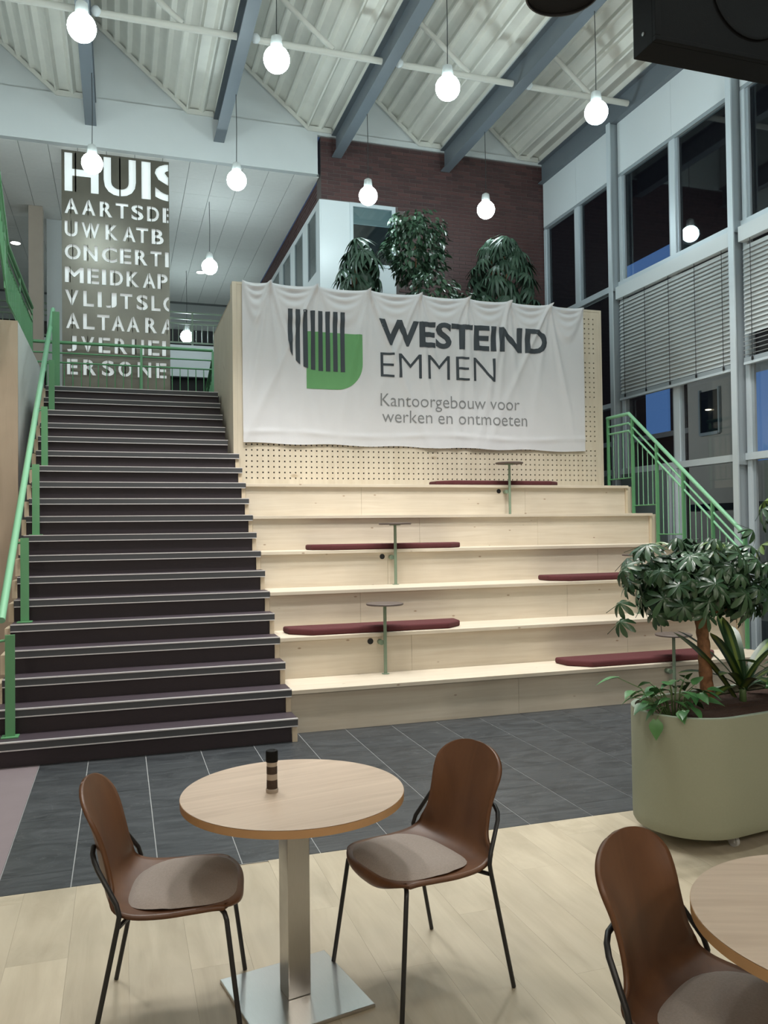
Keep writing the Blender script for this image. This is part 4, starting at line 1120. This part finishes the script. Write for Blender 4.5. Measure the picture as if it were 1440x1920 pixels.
# leafy plant at the planter's right with broad leaves and a second schefflera beyond the frame edge
QB = Vector((2.47, -2.57, .655))
qp = thing('broadleaf_plant', 'dark broad leaved plant at the right end of the planter', 'plant', QB)
for i in range(26):
    a = rnd.uniform(0, 6.28); d = rnd.uniform(.05, .24); z = rnd.uniform(.03, .24)
    o = obj('leaf', hm[i % 3], qp, (d*math.cos(a), d*math.sin(a)*.8, z), Euler((rnd.uniform(-.6, .5), rnd.uniform(-.4, .4), a-PI/2)))
    o.scale = (1.25, 1.25, 1.25)
    MB().tube([(0, 0, 0), (d*.6*math.cos(a), d*.5*math.sin(a), z*.8), (d*math.cos(a), d*math.sin(a)*.8, z)], .003, 4).build('stem', 'stem', qp)
s2 = thing('tall_schefflera', 'tall variegated schefflera mostly outside the right picture edge', 'plant', (2.66, -2.46, .655))
MB().tube([(0, 0, -.02), (.02, 0, .5), (0, 0, 1.05)], [.016, .013, .008], 9).build('trunk', 'bark', s2, True)
for i in range(46):
    a = rnd.uniform(0, 6.28); z = rnd.uniform(.45, 1.2); d = rnd.uniform(.08, .24)
    p = (d*math.cos(a), d*math.sin(a), z)
    obj('leaf', lmy if rnd.random() < .3 else rnd.choice(lms), s2, p, orient((math.cos(a)*.8, math.sin(a)*.8, .8), rnd.uniform(0, 6.28)))

# ================================================================== PLANTS BEHIND THE BANNER WALL
def pot_for(parent, rad, h):
    MB().lathe([(rad*.8, 0), (rad, h), (rad*.93, h), (rad*.9, h-.04)], 28).build('pot', 'pot', parent, 40)
def fan(n, L, W, droop):
    return compound(n, L, W, droop, 'palm', spread=PI*1.25, tilt=.3, pet=.16, petr=.003)
fans = [fan(8, .26, .050, .55), fan(7, .24, .054, .85), fan(9, .28, .046, .40)]
def palm(x, y, ztop, zlow, rx, n, label, seed, grp='palms behind the banner', rmin=.72, size=1.0):
    o = thing('rhapis_palm', label, 'plant', (x, y, LAND), 0, grp); pot_for(o, .24, .45); R2 = random.Random(seed)
    H = ztop-zlow
    for k in range(7):
        a = k*2*PI/7+.3; MB().tube([(.06*math.cos(a), .06*math.sin(a), .42), (.14*math.cos(a), .14*math.sin(a), zlow-LAND+H*R2.uniform(.2, .7))], .013, 6).build('cane', 'bark', o)
    for i in range(n):
        a = i*2.39996+R2.uniform(-.3, .3); cz = (i+.5)/n; s_ = math.sqrt(max(0, 1-(cz*.96)**2)); rr3 = R2.uniform(rmin, 1)
        p = Vector((rx*s_*math.cos(a)*rr3*.80, rx*s_*math.sin(a)*rr3*.80, zlow-LAND+(H-.06)*cz*R2.uniform(.93, 1)))
        q = obj('leaf', R2.choice(fans), o, p, Euler((-R2.uniform(.25, 1.15)*(1-.5*cz), R2.uniform(-.3, .3), a-PI/2+R2.uniform(-.35, .35))))
        k_ = R2.uniform(.85, 1.12)*size; q.scale = (k_, k_, k_)
    return o
palm(2.02, 4.9, 6.03, 4.85, .46, 44, 'drooping fan palm in front of the white corner window', 11, rmin=.5, size=1.05)
palm(4.30, 5.0, 6.32, 4.95, .70, 100, 'dense drooping fan palm at the right behind the banner', 5)
def bush(x, y, zc, rx, rz, n, label, seed, lf=.085, trunk=True):
    o = thing('ficus_tree', label, 'plant', (x, y, LAND), 0, 'leafy plants behind the banner'); pot_for(o, .24, .45); R2 = random.Random(seed)
    MB().tube([(0, 0, .40), (.02, 0, (zc-LAND)*.6), (0, 0, zc-LAND)], [.025, .02, .01], 8).build('trunk', 'bark', o, True)
    mb = MB(); one = MB(); vs0, fs0 = leaflet(lf, lf*.5, .3, .15, 3); one.add(vs0, fs0); lme = one.mesh('leaf', 'ficus', True); spots_ = []
    for i in range(n):
        a = R2.uniform(0, 6.28); cz = R2.uniform(-1, 1); s = math.sqrt(1-cz*cz); rr3 = R2.uniform(.45, 1)**.5*(1+.16*math.sin(3*a+2*cz*3))
        p = Vector((rx*s*math.cos(a)*rr3, rx*s*math.sin(a)*rr3, zc-LAND+rz*cz*rr3))
        spots_.append((p.y, p, Euler((R2.uniform(-1.3, .1), R2.uniform(-.5, .5), a-PI/2+R2.uniform(-.8, .8))), R2.uniform(.8, 1.3)))
    spots_.sort(key=lambda q: q[0])
    for k, (_, p, E_, k_) in enumerate(spots_):         # the leaves nearest the hall are parts, the rest stays one mass
        if k < min(n, 300): q = obj('leaf', lme, o, p, E_); q.scale = (k_, k_, k_)
        else: mb.add([p+E_.to_matrix() @ (Vector(v)*k_) for v in vs0], fs0)
    if not mb.v: return o
    f = mb.build('foliage', 'ficus', o, True); f['kind'] = 'stuff'
    return o
bush(2.90, 5.0, 5.93, .47, .52, 1300, 'round crowned ficus tree, tallest plant behind the banner', 21, .10)
bush(2.86, 4.25, 4.98, .38, .38, 420, 'low bushy plant below the ficus crown behind the banner', 22, .09)
bush(3.58, 4.7, 4.95, .24, .30, 260, 'small low bushy plant between the ficus and the right palm', 23, .085)

# ================================================================== THINGS HANGING NEAR THE CAMERA
sp = thing('loudspeaker', 'large black box-shaped loudspeaker hanging at the upper right corner', 'loudspeaker', (2.50, -2.275, 4.675))
MB().bbox(-.70, .70, .03, .23, 0, .86, .006).build('cabinet', 'blackplastic', sp)
for b in ((-.70, .70, 0, .0299, 0, .03), (-.70, .70, 0, .0299, .83, .86), (-.70, -.66, 0, .0299, .0301, .8299), (.66, .70, 0, .0299, .0301, .8299)):
    MB().bbox(*b, .004).build('front_frame', 'blackplastic', sp)
MB().lathe([(.30, 0), (.30, .012), (.285, .016), (.27, .010), (.10, -.0), (.0, .004)], 48).build('woofer', 'blackplastic', sp, 40, loc=None)
wf_ = sp.children[-1]; wf_.rotation_euler = (PI/2, 0, 0); wf_.location = (.05, .0290, .44)
for x in (-.45, .45): MB().tube([(x, .12, .8605), (x, .12, 3.48)], .012, 8).build('hanger', 'black', sp)
for z in (.10, .40): MB().tube([(-.7001, .12, z), (-.706, .12, z)], .012, 12).build('bolt', 'brushed', sp)
dl = thing('dome_shade', 'black round hanging shade at the top edge beside the loudspeaker', 'lamp', (1.385, -1.9, 5.115))
MB().lathe([(.03, .34), (.07, .30), (.19, .17), (.238, .03), (.24, 0), (.23, 0), (.226, .03), (.18, .16), (.06, .28)], 40, (0, 0, 0), False).build('shade', 'black', dl, 50)
MB().lathe([(.224, .012), (.224, .02)], 40).build('diffuser', 'blackplastic', dl)
MB().tube([(0, 0, .34), (0, 0, 3.1)], .006, 6).build('cord', 'black', dl)
